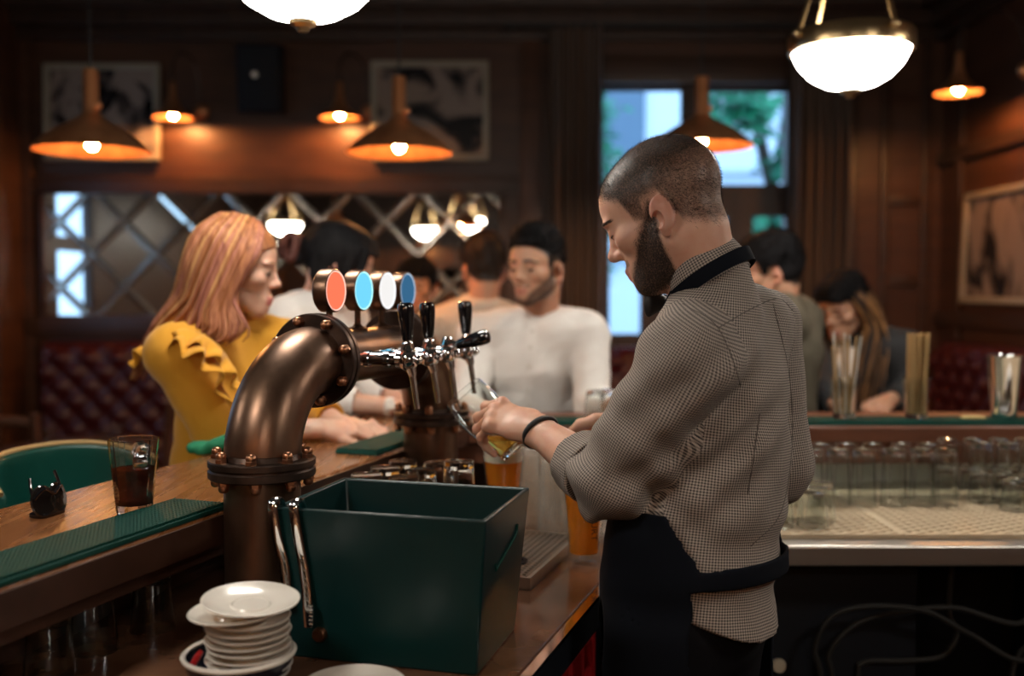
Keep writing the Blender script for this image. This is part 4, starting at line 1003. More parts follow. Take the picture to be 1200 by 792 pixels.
# the bank of small tumblers at the right
x0 = PZ(1127, 590, ZM).x
for row, (xo, y, cnt, n_) in enumerate(((0.0, 2.585, 5, 2), (0.055, 2.512, 4, 2), (0.095, 2.425, 3, 1))):
    for c in range(cnt):
        for k in range(n_):
            hn = {3: ('lowest', 'second', 'topmost')[k], 2: ('lower', 'upper', '')[k], 1: 'single'}[n_]
            tumbler('small', (x0 + xo + 0.067 * c, y, ZM + 0.0755 * k), 'upturned small tumbler, %s of stack %s in the %s row of stacks' % (hn, ORD[c], ('back', 'middle', 'front')[row]), 'stacked small tumblers on the drainer')
for i, (t_, s_, z_) in enumerate(((0.085, 0.80, 0), (0.166, 0.80, 0), (0.085, 0.885, 0), (0.166, 0.885, 0), (0.085, 0.97, 0), (0.166, 0.97, 0), (0.255, 0.87, 0.0245))):
    tumbler('pint', bl(t_, s_, ZC + z_), 'upturned beer glass peeping over the green bin, %s from the near pipe' % ORD[i], 'beer glasses behind the green bin', name='beer_glass')
for i, (t_, s_) in enumerate(((0.372, 1.145), (0.455, 1.150), (0.285, 1.205), (0.370, 1.230), (0.452, 1.236), (0.285, 1.290), (0.370, 1.316))):
    tumbler('pint', bl(t_, s_, ZC), 'frosty upturned beer glass, %s in the cluster between the poured beers' % ORD[i], 'frosted glasses between the poured beers', m='cloudy', name='beer_glass')
for i, u in enumerate((700, 718)):
    p = P(u, 500, YI + 0.03); p.z = ZT + 0.017; p.y = YI + 0.05 + 0.02 * i
    tumbler('small', (p.x - 0.005, p.y, p.z), ('small upturned tumbler on the far bar mat by the sleeve, left one', 'small upturned tumbler on the far bar mat, touching the bartender\'s sleeve')[i], 'tumblers on the far bar', upside=True)
# dark recess under the left bar: glasses and saucer piles on the counter
for i, s in enumerate((-0.30, -0.19, -0.08, 0.03, 0.14, 0.25, 0.36)):
    tumbler('tumb', bl(-0.075 - 0.02 * (i % 2), s, ZC), 'upturned tumbler in the shade under the left bar, %s from the near end' % ORD[i], 'tumblers under the left bar')
# ------------------------------------------------------------------ poured beers
def wheat(loc, label, lvl, foam, m='beer', text=None, rz=0):
    t = thing('beer_glass_full', label, 'beer', loc, rz); h = 0.232
    mid = [(0, 0.030), (0.06, 0.029), (0.25, 0.0315), (0.5, 0.0365), (0.72, 0.0425), (0.86, 0.0430), (1, 0.0395)]
    md = [(q, r * 1.05) for q, r in mid]
    MB().lathe(glass_prof(md[0][1], md[-1][1], h, 0.0022, 0.018, md), 40, cap=False).build('glass', M['thin'], t)
    ri = lambda z: float(np.interp(z / h, [q[0] for q in md], [q[1] for q in md])) - 0.0026
    zs = np.linspace(0.0185, lvl, 10); MB().lathe([(0, zs[0])] + [(ri(z), z) for z in zs] + [(0, lvl)], 36, cap=False).build('beer', M[m], t)
    if foam:
        zf = np.linspace(lvl + 0.0003, lvl + foam, 4); MB().lathe([(0, zf[0])] + [(ri(z), z) for z in zf] + [(ri(zf[-1]) * 0.6, zf[-1] + 0.004), (0, zf[-1] + 0.005)], 36, cap=False).build('foam', M['foam'], t)
    if text:
        c = bpy.data.curves.new('lettering', 'FONT'); c.body = text; c.size = 0.021; c.extrude = 0.0003; c.align_x = 'CENTER'; c.align_y = 'CENTER'
        fo = bpy.data.objects.new('lettering_curve', c); COL.objects.link(fo); bpy.context.view_layer.update()
        lm = bpy.data.meshes.new_from_object(fo.evaluated_get(bpy.context.evaluated_depsgraph_get())); bpy.data.objects.remove(fo)
        o = bpy.data.objects.new('lettering', lm); COL.objects.link(o); lm.materials.clear(); lm.materials.append(M['black']); o.parent = t
        a = math.radians(text_ang); z = 0.068; r = ri(z) + 0.0034
        o.matrix_local = Matrix.Translation((r * math.cos(a), r * math.sin(a), z)) @ Matrix.Rotation(a + math.pi / 2, 4, 'Z') @ Matrix.Rotation(math.pi / 2, 4, 'X') @ Matrix.Rotation(-math.pi / 2, 4, 'Z')
    return t
text_ang = -58
wheat(PZ(684, 657, ZC), 'tall full glass of cloudy amber beer standing beside the drip tray by the apron', 0.205, 0.016, text='URT')
DT = 0.026
wheat(PZ(590, 625, ZC + DT), 'glass of amber beer with a thick white head, standing behind the green bin', 0.158, 0.030)
# ------------------------------------------------------------------ drip tray
dt = thing('drip_tray', 'stainless drip tray with a perforated grid under the taps', 'tray', bl(0.325, 0.925, ZC), RZ); w, l = 0.235, 0.345
m = MB()
for c, s in (((0, l / 2 - 0.004, 0.012), (w, 0.008, 0.024)), ((0, -l / 2 + 0.004, 0.012), (w, 0.008, 0.024)), ((w / 2 - 0.004, 0, 0.012), (0.008, l - 0.016, 0.024)), ((-w / 2 + 0.004, 0, 0.012), (0.008, l - 0.016, 0.024)), ((0, 0, 0.002), (w, l, 0.004))): m.box(c, s)
m.build('pan', M['steel_plain'], dt, smooth=0)
m = MB()
for i in range(17): m.box((-w / 2 + 0.012 + (w - 0.024) * i / 16, 0, 0.0225), (0.005, l - 0.02, 0.003))
for i in range(25): m.box((0, -l / 2 + 0.012 + (l - 0.024) * i / 24, 0.0225), (w - 0.02, 0.0045, 0.003))
m.build('grid', M['steel_plain'], dt, smooth=0)
MB().box((0, 0, 0.0065), (w - 0.018, l - 0.018, 0.004)).build('sump', M['darkmetal'], dt, smooth=0)
MB().lathe([(0.030, 0.0242), (0.034, 0.0262), (0.026, 0.0262), (0.024, 0.022), (0.0, 0.022)], 28, (0.045, -0.075, 0)).build('glass_rinser', M['darkmetal'], dt)
# ------------------------------------------------------------------ green bin with tongs
BW, BD, BH = 0.330, 0.245, 0.230; BR = math.radians(-15.5)
fl = PZ(319, 594, ZC + BH); ux = Vector((math.cos(BR), math.sin(BR), 0)); uy = Vector((-math.sin(BR), math.cos(BR), 0))
bc = fl + ux * BW / 2 + uy * BD / 2; bc.z = ZC
bn = thing('ice_bin', 'dark green square ice bin with flared sides standing on the work counter', 'bin', bc, BR)
def frus(w0, d0, w1, d1, z0, z1): return [(-w0 / 2, -d0 / 2, z0), (w0 / 2, -d0 / 2, z0), (w0 / 2, d0 / 2, z0), (-w0 / 2, d0 / 2, z0), (-w1 / 2, -d1 / 2, z1), (w1 / 2, -d1 / 2, z1), (w1 / 2, d1 / 2, z1), (-w1 / 2, d1 / 2, z1)]
tp = 0.040; th = 0.008
Vv = frus(BW - tp, BD - tp, BW, BD, 0, BH) + frus(BW - tp - 2 * th, BD - tp - 2 * th, BW - 2 * th, BD - 2 * th, th, BH)
Ff = [(0, 3, 2, 1), (0, 1, 5, 4), (1, 2, 6, 5), (2, 3, 7, 6), (3, 0, 4, 7), (8, 9, 10, 11), (8, 12, 13, 9), (9, 13, 14, 10), (10, 14, 15, 11), (11, 15, 12, 8), (4, 5, 13, 12), (5, 6, 14, 13), (6, 7, 15, 14), (7, 4, 12, 15)]
o = MB().add(Vv, Ff).build('shell', M['green_bin'], bn); md = o.modifiers.new('edge', 'BEVEL'); md.width = 0.0035; md.segments = 3
# side grip: a raised loop line on the right side
xs = lambda z: (BW - tp) / 2 + tp / 2 * z / BH
MB().tube([(xs(z) + 0.0008, y, z) for y, z in ((-0.055, 0.150), (-0.050, 0.140), (0.048, 0.166), (0.056, 0.174), (0.054, 0.184))], 0.0022, 8).build('grip_slot', M['green_leather'], bn)
pf = lambda z: -((BD - tp) / 2 + tp / 2 * z / BH)
MB().lathe([(0, 0.010), (0.009, 0.009), (0.0115, 0.004), (0.0115, -0.004), (0, -0.004)], 20, (-BW / 2 + 0.068, pf(0.040), 0.040), zrot((0, -1, 0.1))).build('rivet', M['bolt'], bn)
tg = thing('ice_tongs', 'chrome ice tongs hooked over the rim of the green bin', 'tongs', bc, BR)
for x, L in ((-0.161, 0.150), (-0.127, 0.180)):
    m = MB(); zt = BH + 0.004; y0 = -BD / 2
    m.tube(spline([(x, y0 + 0.03, zt - 0.03), (x, y0 + 0.016, zt + 0.003), (x, y0 + 0.002, zt + 0.008), (x + 0.001, y0 - 0.008, zt - 0.004), (x + 0.006, y0 - 0.007 + 0.010 * 0.3, zt - 0.05), (x + 0.013, y0 + 0.002, zt - L * 0.6), (x + 0.018, y0 + 0.003, zt - L)], 26), 0.0075, 10, True, 0.35, up=(1, 0, 0))
    if L > 0.16:
        for q in range(6): m.box((x + 0.024, y0 + 0.001, zt - L + 0.004 + 0.006 * q), (0.007, 0.007, 0.0035))
    m.build('arm', M['chrome'], tg, smooth=60)
# ------------------------------------------------------------------ saucers
sp_ = [(0, 0.004), (0.026, 0.004), (0.030, 0.002), (0.032, 0.0), (0.036, 0.001), (0.050, 0.006), (0.065, 0.0135), (0.0655, 0.0150), (0.064, 0.0155), (0.050, 0.0095), (0.036, 0.0060), (0.027, 0.0058), (0.0255, 0.0075), (0.024, 0.0062), (0, 0.0062)]
cx, cy = PZ(290, 700, 1.085).x, PZ(290, 700, 1.085).y
bw = thing('serving_bowl', 'dark blue bowl with a white rim holding the saucer stack', 'bowl', (cx - 0.012, cy, ZC))
MB().lathe([(0, 0), (0.035, 0), (0.036, 0.004), (0.056, 0.018), (0.068, 0.040), (0.0735, 0.058), (0.0715, 0.058), (0.066, 0.042), (0.054, 0.022), (0.034, 0.009), (0, 0.008)], 48, cap=False).build('bowl', M['bowl_dark'], bw)
MB().lathe([(0.0705, 0.0575), (0.0755, 0.0575), (0.0765, 0.0605), (0.0725, 0.0635), (0.0695, 0.0605), (0.0705, 0.0575)], 48, cap=False).build('rim', M['porcelain'], bw)
tag(MB().box((cx - 0.064, cy - 0.02, ZC + 0.058), (0.008, 0.020, 0.020), Matrix.Rotation(0.5, 3, 'Y'), bev=0.003).build('sugar_sachet', M['red']), 'small red sachet tucked between bowl and saucers', 'sachet')
sau = MB().lathe(sp_, 56, cap=False).build('saucer', M['porcelain'])
NS = 11; z0 = ZC + 0.0205
jit = [(0, 0), (0.003, 0.001), (-0.002, 0.002), (0.002, -0.001), (0.001, 0.002), (-0.002, 0), (0.002, 0.001), (0, -0.002), (0.001, 0.001), (-0.012, -0.002), (0.004, 0.0)]
for i in range(NS):
    o = sau if i == 0 else sau.copy()
    if i: COL.objects.link(o)
    o.location = (cx + jit[i][0], cy + jit[i][1], z0 + 0.0092 * i + (0.003 if i >= 9 else 0) + (0.004 if i == 10 else 0))
    o.scale = (0.86,) * 2 + (1,) if i < 9 else (1, 1, 1)
    if i == 9: o.rotation_euler = (0.02, -0.05, 0)
    if i == 10: o.rotation_euler = (0.06, 0.05, 0)
    tag(o, 'white saucer, %s of the stack in the blue bowl' % (['lowest', 'second from bottom', 'third from bottom', 'fourth from bottom', 'fifth from bottom', 'sixth from bottom', 'fifth from top', 'fourth from top', 'third from top', 'second from top, slid to one side', 'tilted topmost'][i]), 'saucer', 'saucers stacked in the blue bowl')
q = PZ(414, 796, ZC + 0.03)
for i in range(2):
    o = sau.copy(); COL.objects.link(o); o.location = (q.x, q.y - 0.0, ZC + 0.0 + 0.0092 * i + 0.0); o.scale = (1.08, 1.08, 1)
    tag(o, ('white saucer, lower one of the pair lying in front of the green bin', 'white saucer, upper one of the pair lying in front of the green bin')[i], 'saucer', 'pair of saucers in front of the bin')
# ------------------------------------------------------------------ things on the left bar top
q = PZ(158, 601, ZT)
gl = thing('cola_glass', 'faceted tumbler half full of dark cola with ice on the left bar', 'drink', (q.x, q.y, ZT))
MB().lathe(glass_prof(0.0285, 0.041, 0.124, 0.003, 0.016), 12, cap=False).build('glass', M['glass'], gl, smooth=20)
rc = lambda z: 0.0285 + 0.0125 * z / 0.124 - 0.0036
MB().lathe([(0, 0.0165), (rc(0.0165), 0.0165), (rc(0.045), 0.045), (rc(0.076), 0.076), (0, 0.076)], 12, cap=False).build('cola', M['cola'], gl, smooth=20)
for x, y, z, r in ((0.012, -0.006, 0.082, 0.5), (0.010, 0.008, 0.104, 0.9)): MB().box((x, y, z), (0.022, 0.022, 0.022), Matrix.Rotation(r, 3, 'Z') @ Matrix.Rotation(0.4, 3, 'X'), bev=0.004).build('ice_cube', M['ice'], gl)
q = PZ(58, 604, ZT)
sg = thing('sunglasses', 'folded dark sunglasses standing on the left bar near the cola', 'sunglasses', (q.x, q.y, ZT), math.radians(74)); sg.scale = (1.0, 1.0, 1.1)
for x in (-0.030, 0.030): 
    MB().lathe([(0, 0), (0.021, 0.0), (0.024, 0.003), (0.022, 0.005), (0, 0.006)], 24, (x * 0.55, 0.0, 0.024), zrot((x * 6, -1, 0.25))).build('lens', mat('dark_lens', (0.012, 0.010, 0.009), 0.06, coat=1.0), sg)
MB().tube(spline([(-0.034, 0, 0.030), (-0.018, -0.007, 0.043), (0, -0.009, 0.034), (0.018, -0.007, 0.043), (0.034, 0, 0.030)], 16), 0.0028, 8).build('bridge', M['black_gloss'], sg)
for x, h, y in ((-0.033, 0.060, 0.008), (0.026, 0.064, 0.004)): MB().tube(spline([(x, 0, 0.028), (x + 0.002, y, 0.044), (x * 0.86, y + 0.004, h)], 10), 0.0032, 8, True, 0.6).build('temple', M['black_gloss'], sg)
MB().box((0, 0.004, 0.004), (0.05, 0.03, 0.008), bev=0.003).build('nose_piece', M['black_gloss'], sg)
# crumpled green napkin
s = SDF((-0.08, -0.08, -0.01), (0.08, 0.08, 0.07), 0.004)
s.cone((-0.045, 0, 0.012), (0.03, 0.015, 0.016), 0.015, 0.022, k=0.01); s.cone((-0.02, -0.02, 0.010), (0.045, -0.01, 0.030), 0.014, 0.018, k=0.01); s.cone((0.0, 0.03, 0.01), (0.04, 0.0, 0.030), 0.012, 0.020, k=0.008)
s.wrinkle(lambda x, y, z: 0.006 * snoise(x, y, z, 95, 5)); s.keep((0, 0, -1), (0, 0, 0.0005)); V, Fq = s.mesh()
nap = np_mesh('napkin', V, Fq, mat('green_napkin', (0.006, 0.17, 0.075), 0.8)); q = PZ(250, 531, ZT); nap.location = (q.x, q.y, ZT)
tag(nap, 'crumpled green napkin on the left bar behind the near pipe', 'napkin')
# ------------------------------------------------------------------ things on the far bar
ZMb = ZT + 0.0135
def straw_glass(loc, label, n_, m, kind, lean, seed):
    t = thing('straw_glass', label, 'straws', loc); rr = random.Random(seed)
    MB().lathe(glass_prof(0.030, 0.038, 0.112, 0.0024, 0.012), 28, cap=False).build('tumbler', M['glass'], t)
    for i in range(n_):
        a = rr.uniform(0, 6.28); r = 0.024 * math.sqrt(rr.random()); b = Vector((r * math.cos(a), r * math.sin(a), 0.013)); tt = Vector((b.x * 1.25 + lean + rr.gauss(0, 0.003), b.y * 1.3, 0.235 + rr.uniform(-0.004, 0.004)))
        if kind == 'mix': tt = Vector((b.x * 1.5 + rr.gauss(0, 0.008), b.y * 1.5, 0.20 + rr.uniform(0, 0.04)))
        MB().cone(b, tt, 0.0032 if kind != 'mix' else 0.0026, seg=8).build('straw', M['straw'] if kind != 'mix' or i % 3 else M['paper'], t)
    return t
q = P(1073, 492, YI + 0.065); straw_glass((q.x, q.y, ZMb), 'tumbler packed with straight brown straws on the far bar mat', 34, 'straw', 'pack', 0.004, 4)
q = P(989, 492, YI + 0.065); straw_glass((q.x, q.y, ZMb), 'tumbler of loose stirrers and straws on the far bar mat nearest the bartender', 16, 'straw', 'mix', 0.0, 8)
q = P(1176, 490, YI + 0.065)
sh = thing('shaker_tin', 'polished steel cocktail shaker tin at the right end of the far bar mat', 'shaker', (q.x, q.y, ZMb))
MB().lathe([(0, 0.0), (0.030, 0.0), (0.032, 0.003), (0.0335, 0.02), (0.046, 0.172), (0.0475, 0.175), (0.0455, 0.176), (0.0445, 0.172), (0.032, 0.02), (0.030, 0.004), (0, 0.004)], 48, cap=False).build('tin', M['chrome'], sh)
q = P(1141, 494, YI + 0.05)
tag(MB().box((q.x, YI + 0.055, ZMb + 0.004), (0.062, 0.03, 0.006), bev=0.002).build('folded_note', mat('yellow_paper', (0.62, 0.50, 0.22), 0.6)), 'small folded yellow paper on the far bar mat beside the shaker', 'paper')
# ------------------------------------------------------------------ under the counter: red crate
q = bl(0.36, 0.94, 0.606)
cr = thing('bottle_crate', 'red plastic bottle crate on the shelf under the work counter', 'crate', q, RZ)
m = MB(); w, l, h = 0.24, 0.30, 0.20
m.box((0, 0, 0.006), (w, l, 0.012))
for sx in (-1, 1):
    m.box((sx * (w / 2 - 0.006), 0, 0.05), (0.012, l, 0.09), bev=0.003); m.box((sx * (w / 2 - 0.006), 0, h - 0.02), (0.016, l, 0.04), bev=0.004)
    m.box((0, sx * (l / 2 - 0.006), 0.05), (w, 0.012, 0.09), bev=0.003); m.box((0, sx * (l / 2 - 0.006), h - 0.02), (w, 0.016, 0.04), bev=0.004)
    for sy in (-1, -0.33, 0.33, 1): m.box((sx * (w / 2 - 0.006), sy * (l / 2 - 0.012), h / 2), (0.014, 0.024, h), bev=0.003)
    for y in (-0.4, 0.4): m.box((y * w, sx * (l / 2 - 0.006), h / 2), (0.024, 0.014, h), bev=0.003)
m.build('shell', M['red'], cr)
for i in range(2):
    for j in range(3):
        MB().lathe([(0, 0), (0.028, 0), (0.030, 0.004), (0.030, 0.11), (0.024, 0.14), (0.012, 0.165), (0.012, 0.205), (0.0, 0.206)], 16, (-0.055 + 0.11 * i, -0.09 + 0.09 * j, 0.013), cap=False).build('bottle', mat('amber_bottle', (0.12, 0.04, 0.01), 0.1), cr) if False else None
# ------------------------------------------------------------------ stools, and the dining corner at the back left
def stool(loc, rz, label, back=False):
    t = thing('bar_stool', label, 'bar stool', loc, rz, group='green leather bar stools')   # local +y faces the bar
    MB().lathe([(0, 0.72), (0.17, 0.72), (0.185, 0.735), (0.185, 0.765), (0.165, 0.785), (0, 0.79)], 32, cap=False).build('seat', M['green_leather'], t)
    if back:
        vs = []; n_ = 28
        for k, (z, rr_) in enumerate(((0.86, 0.225), (0.92, 0.235), (1.02, 0.243), (1.115, 0.250), (1.145, 0.247))):
            for i in range(n_ + 1):
                a = math.radians(200 + 140 * i / n_); dz = -0.05 * (abs(i / n_ - 0.5) * 2) ** 3 if k > 2 else 0
                vs.append((rr_ * math.cos(a), rr_ * math.sin(a), z + dz))
        w_ = n_ + 1; fs = [(k * w_ + i, k * w_ + i + 1, (k + 1) * w_ + i + 1, (k + 1) * w_ + i) for k in range(4) for i in range(n_)]
        o = MB().add(vs, fs).build('backrest', M['green_leather'], t, smooth=180); md = o.modifiers.new('thick', 'SOLIDIFY'); md.thickness = 0.03; md.offset = 0
        b2 = o.modifiers.new('round', 'BEVEL'); b2.width = 0.008; b2.segments = 2
        MB().tube([(0.247 * math.cos(math.radians(200 + 140 * i / 28)), 0.247 * math.sin(math.radians(200 + 140 * i / 28)), 1.148 - 0.05 * (abs(i / 28 - 0.5) * 2) ** 3) for i in range(29)], 0.0065, 8).build('top_piping', M['straw'], o)
    for i in range(4):
        a = math.radians(45 + 90 * i); MB().cone((0.12 * math.cos(a), 0.12 * math.sin(a), 0.73), (0.21 * math.cos(a), 0.21 * math.sin(a), 0), 0.017, 0.013, 10).build('leg', M['wall_dark'], t)
    for a in ((215, 325) if back else ()): MB().cone((0.165 * math.cos(math.radians(a)), 0.165 * math.sin(math.radians(a)), 0.74), (0.236 * math.cos(math.radians(a)), 0.236 * math.sin(math.radians(a)), 0.93), 0.011, seg=8).build('back_post', M['bronze_dark'], t)
    MB().tube([(0.175 * math.cos(2 * math.pi * i / 32), 0.175 * math.sin(2 * math.pi * i / 32), 0.28) for i in range(33)], 0.008, 8).build('foot_ring', M['bronze_dark'], t); return t
# ------------------------------------------------------------------ beer tower: two riveted pipe columns joined by a level barrel
TC = Vector((-0.417, 1.65, ZC)); TL = 0.70; ZAX = 1.372; RB = 0.165; RP = 0.063; RC = 0.052
tw = thing('beer_tower', 'aged bronze pipe-shaped beer tower arching over the work counter', 'beer tower', TC, RZ)   # local +y along the bar, +x to the bartender
za = ZAX - ZC
def bolts(c, axis, r, n_, a0=0.0, nut=True):
    R = zrot(axis); A = Vector(axis).normalized()
    for i in range(n_):
        a = a0 + 2 * math.pi * i / n_; p = Vector(c) + R @ Vector((r * math.cos(a), r * math.sin(a), 0)); m = MB()
        m.lathe([(0.0098, 0), (0.0098, 0.006), (0.0085, 0.0075)], 6, p, R); b = m
        m.lathe([(0.0080, 0.007), (0.0088, 0.010), (0.0080, 0.0145), (0.0050, 0.0175), (0, 0.0185)], 14, p, R)
        m.build('bolt', M['bolt'], tw)
def flange(c, axis, r0, ri):
    R = zrot(axis); m = MB()
    for z0, z1 in ((-0.016, -0.0015), (0.0015, 0.014)):
        m.lathe([(ri, z0), (r0 - 0.002, z0), (r0, z0 + 0.002), (r0, z1 - 0.002), (r0 - 0.002, z1), (ri, z1)], 56, Vector(c), R, cap=False)
    m.lathe([(ri, -0.002), (r0 - 0.004, -0.002), (r0 - 0.004, 0.002), (ri, 0.002)], 56, Vector(c), R, cap=False)
    return m.build('flange', M['bronze_dark'], tw, smooth=30)
zf = za - RB
for y0, sg in ((0.0, 1), (TL, -1)):
    MB().lathe([(0, 0), (0.10, 0), (0.10, 0.008), (0.085, 0.014), (RP, 0.016), (RP, zf - 0.01)], 48, (0, y0, 0), cap=False).build('column', M['bronze'], tw)
    flange((0, y0, zf), (0, 0, 1), 0.088, RP - 0.005)
    pts = [Vector((0, y0 + sg * RB * (1 - math.cos(a)), zf + RB * math.sin(a))) for a in np.linspace(0, math.pi / 2, 28)]
    MB().tube([pts[0] - Vector((0, 0, 0.012))] + pts + [pts[-1] + Vector((0, sg * 0.01, 0))], RP, 48, False).build('elbow', M['bronze'], tw, smooth=180)
    MB().lathe([(RP - 0.004, 0), (RP + 0.006, 0.0), (RP + 0.0015, 0.009), (RP - 0.004, 0.010)], 48, (0, y0, zf + 0.013), cap=False).build('weld_collar', M['bronze_dark'], tw)
    bolts((0, y0, zf + 0.014), (0, 0, 1), 0.0755, 8, 0.35); bolts((0, y0, zf - 0.016), (0, 0, -1), 0.0755, 8, 0.35)
    fy = y0 + sg * (RB + 0.012)
    flange((0, fy, za), (0, 1, 0), 0.086, RC - 0.004); bolts((0, fy - sg * 0.015, za), (0, -sg, 0), 0.0745, 8, 0.30)
MB().cone((0, RB, za), (0, TL - RB, za), RC, seg=56).build('barrel', M['bronze'], tw)
# illuminated brand medallions, plain faces
def face_mat(name, c, s): return emis(name, c, s)
fm_ = [('coral', (1.0, 0.20, 0.10), 0.55), ('sky_blue', (0.16, 0.62, 0.90), 0.6), ('white', (0.88, 0.86, 0.84), 0.55), ('slate_blue', (0.035, 0.12, 0.23), 0.6)]
R90 = zrot((1, 0, 0))
def at_u(u, x, Y0=None):
    "y along the tower where a point at height of the axis and offset x falls on image column u"
    k = (u - 600) / F; o = TC + BN * x
    return (k * o.y - o.x) / (BE.x - k * BE.y)
for i, (u, (nm, c, e)) in enumerate(zip((386, 419, 447, 471), fm_)):
    y = at_u(u, 0.0); zc = P(u, 340.5, (TC + BE * y).y).z - ZC; r = 0.0405
    MB().lathe([(0.021, 0), (0.021, 0.003), (0.010, 0.007), (0.0062, 0.012), (0.0062, zc - r - (za + RC) + 0.006), (0, zc - r - (za + RC) + 0.006)], 20, (0, y, za + RC - 0.002), cap=False).build('medallion_stem', M['bronze'], tw)
    MB().lathe([(0, -0.015), (r - 0.003, -0.015), (r, -0.012), (r, 0.0125), (r - 0.0015, 0.0150), (r - 0.004, 0.0150), (r - 0.004, 0.013), (0, 0.013)], 56, (0, y, zc), R90, cap=False).build('medallion', M['bronze'], tw)
    MB().lathe([(0, 0.0152), (r - 0.0055, 0.0145), (r - 0.0046, 0.0128), (0, 0.0128)], 56, (0, y, zc), R90, cap=False).build('medallion_face', face_mat('lit_' + nm, c, e), tw)
    MB().lathe([(r - 0.0050, 0.0140), (r - 0.0042, 0.0154), (r - 0.0032, 0.0152), (r - 0.0032, 0.0120)], 56, (0, y, zc), R90, cap=False).build('face_ring', emis('lit_ring_' + nm, tuple(min(1, q + 0.35) for q in c), 0.9), tw)
# four taps
LT = 0.155
ty = [at_u(u, LT) for u in (478, 503, 524, 547)]
def tap(y, open_=False):
    m = MB(); x0 = RC - 0.004
    m.cone((x0, y, za), (x0 + 0.022, y, za), 0.0125, 0.0125, 24); m.cone((x0 + 0.020, y, za), (x0 + 0.030, y, za), 0.0155, 0.0155, 24)
    m.cone((x0 + 0.030, y, za), (x0 + 0.062, y, za), 0.0120, 0.0120, 24); m.cone((x0 + 0.060, y, za), (x0 + 0.070, y, za), 0.0150, 0.0150, 24); m.cone((x0 + 0.070, y, za), (LT, y, za), 0.0115, 0.0125, 24)
    m.build('shank', M['chrome'], tw)
    b = MB(); b.ball((LT, y, za), (0.0205, 0.0185, 0.0205), 24, 16); b.cone((LT - 0.02, y, za), (LT + 0.012, y, za), 0.017, 0.014, 24)
    b.lathe([(0.013, 0), (0.015, 0.004), (0.011, 0.012), (0.009, 0.020)], 20, (LT, y, za + 0.014)); b.ball((LT + 0.019, y, za), 0.009, 14, 10); b.build('tap_body', M['chrome'], tw)
    sp = MB(); e = (LT + 0.018, y, za - 0.090); sp.cone((LT + 0.004, y, za - 0.012), (LT + 0.010, y, za - 0.030), 0.011, 0.0070, 18); sp.cone((LT + 0.0085, y, za - 0.028), e, 0.0062, 0.0048, 18); sp.build('spout', M['chrome'], tw)
    a = math.radians(74 if open_ else -3); d = Vector((math.sin(a), 0, math.cos(a))); p = Vector((LT, y, za + 0.012))
    MB().lathe([(0.0085, 0.0), (0.0085, 0.010), (0.0110, 0.012), (0.0110, 0.018), (0.0085, 0.020), (0.0085, 0.030)], 18, p, zrot(d)).build('handle_ferrule', M['chrome'], tw)
    MB().lathe([(0, 0.024), (0.0092, 0.024), (0.0102, 0.028), (0.0140, 0.060), (0.0152, 0.075), (0.0152, 0.085), (0.0138, 0.0905), (0.0090, 0.093), (0, 0.0935)], 28, p, zrot(d), cap=False).build('tap_handle', M['black_gloss'], tw)
    return Vector(e)
ends = [tap(y, i == 2) for i, y in enumerate(ty)]
SPOUT = TC + BN * ends[2].x + BE * ends[2].y + Vector((0, 0, ends[2].z))
# ------------------------------------------------------------------ the bartender
def gingham(name, light, dark, cell):
    m = bpy.data.materials.new(name); m.use_nodes = True; nt = m.node_tree; p = nt.nodes['Principled BSDF']; p.inputs['Roughness'].default_value = 0.85
    uv = nt.nodes.new('ShaderNodeUVMap'); mp = nt.nodes.new('ShaderNodeMapping'); mp.inputs['Scale'].default_value = (1 / cell, 1 / cell, 1)
    sp = nt.nodes.new('ShaderNodeSeparateXYZ'); nt.links.new(uv.outputs[0], mp.inputs[0]); nt.links.new(mp.outputs[0], sp.inputs[0]); outs = []
    for k in (0, 1):
        f = nt.nodes.new('ShaderNodeMath'); f.operation = 'FRACT'; nt.links.new(sp.outputs[k], f.inputs[0])
        g = nt.nodes.new('ShaderNodeMath'); g.operation = 'GREATER_THAN'; g.inputs[1].default_value = 0.5; nt.links.new(f.outputs[0], g.inputs[0]); outs.append(g)
    ad = nt.nodes.new('ShaderNodeMath'); ad.operation = 'ADD'; nt.links.new(outs[0].outputs[0], ad.inputs[0]); nt.links.new(outs[1].outputs[0], ad.inputs[1])
    hf = nt.nodes.new('ShaderNodeMath'); hf.operation = 'MULTIPLY'; hf.inputs[1].default_value = 0.5; nt.links.new(ad.outputs[0], hf.inputs[0])
    rp = nt.nodes.new('ShaderNodeValToRGB'); rp.color_ramp.elements[0].color = (*light, 1); rp.color_ramp.elements[1].color = (*dark, 1)
    nt.links.new(hf.outputs[0], rp.inputs[0]); nt.links.new(rp.outputs[0], p.inputs['Base Color'])
    nz = nt.nodes.new('ShaderNodeTexNoise'); nz.inputs['Scale'].default_value = 260; nz.inputs['Detail'].default_value = 4
    bp = nt.nodes.new('ShaderNodeBump'); bp.inputs['Strength'].default_value = 0.15; bp.inputs['Distance'].default_value = 0.002
    tc = nt.nodes.new('ShaderNodeTexCoord'); nt.links.new(tc.outputs['Object'], nz.inputs['Vector']); nt.links.new(nz.outputs['Fac'], bp.inputs['Height']); nt.links.new(bp.outputs[0], p.inputs['Normal'])
    return m
M['gingham'] = gingham('micro_gingham', (0.43, 0.365, 0.315), (0.030, 0.025, 0.024), 0.0043)
M['apron'] = mat('navy_black_apron', (0.0045, 0.0060, 0.0100), 0.9, bump=0.1, scale=(500, 500, 500), spec=0.12); M['trouser'] = mat('black_trousers', (0.006, 0.006, 0.008), 0.9, spec=0.12)
M['seam'] = mat('dark_seam', (0.10, 0.085, 0.075), 0.9)
base = Vector((P(814, 0, 1.68).x, 1.68, 0))
man = tag(empty('person', base), 'bartender in a checked shirt and dark apron pouring beer from the tower', 'person')
TF = 138
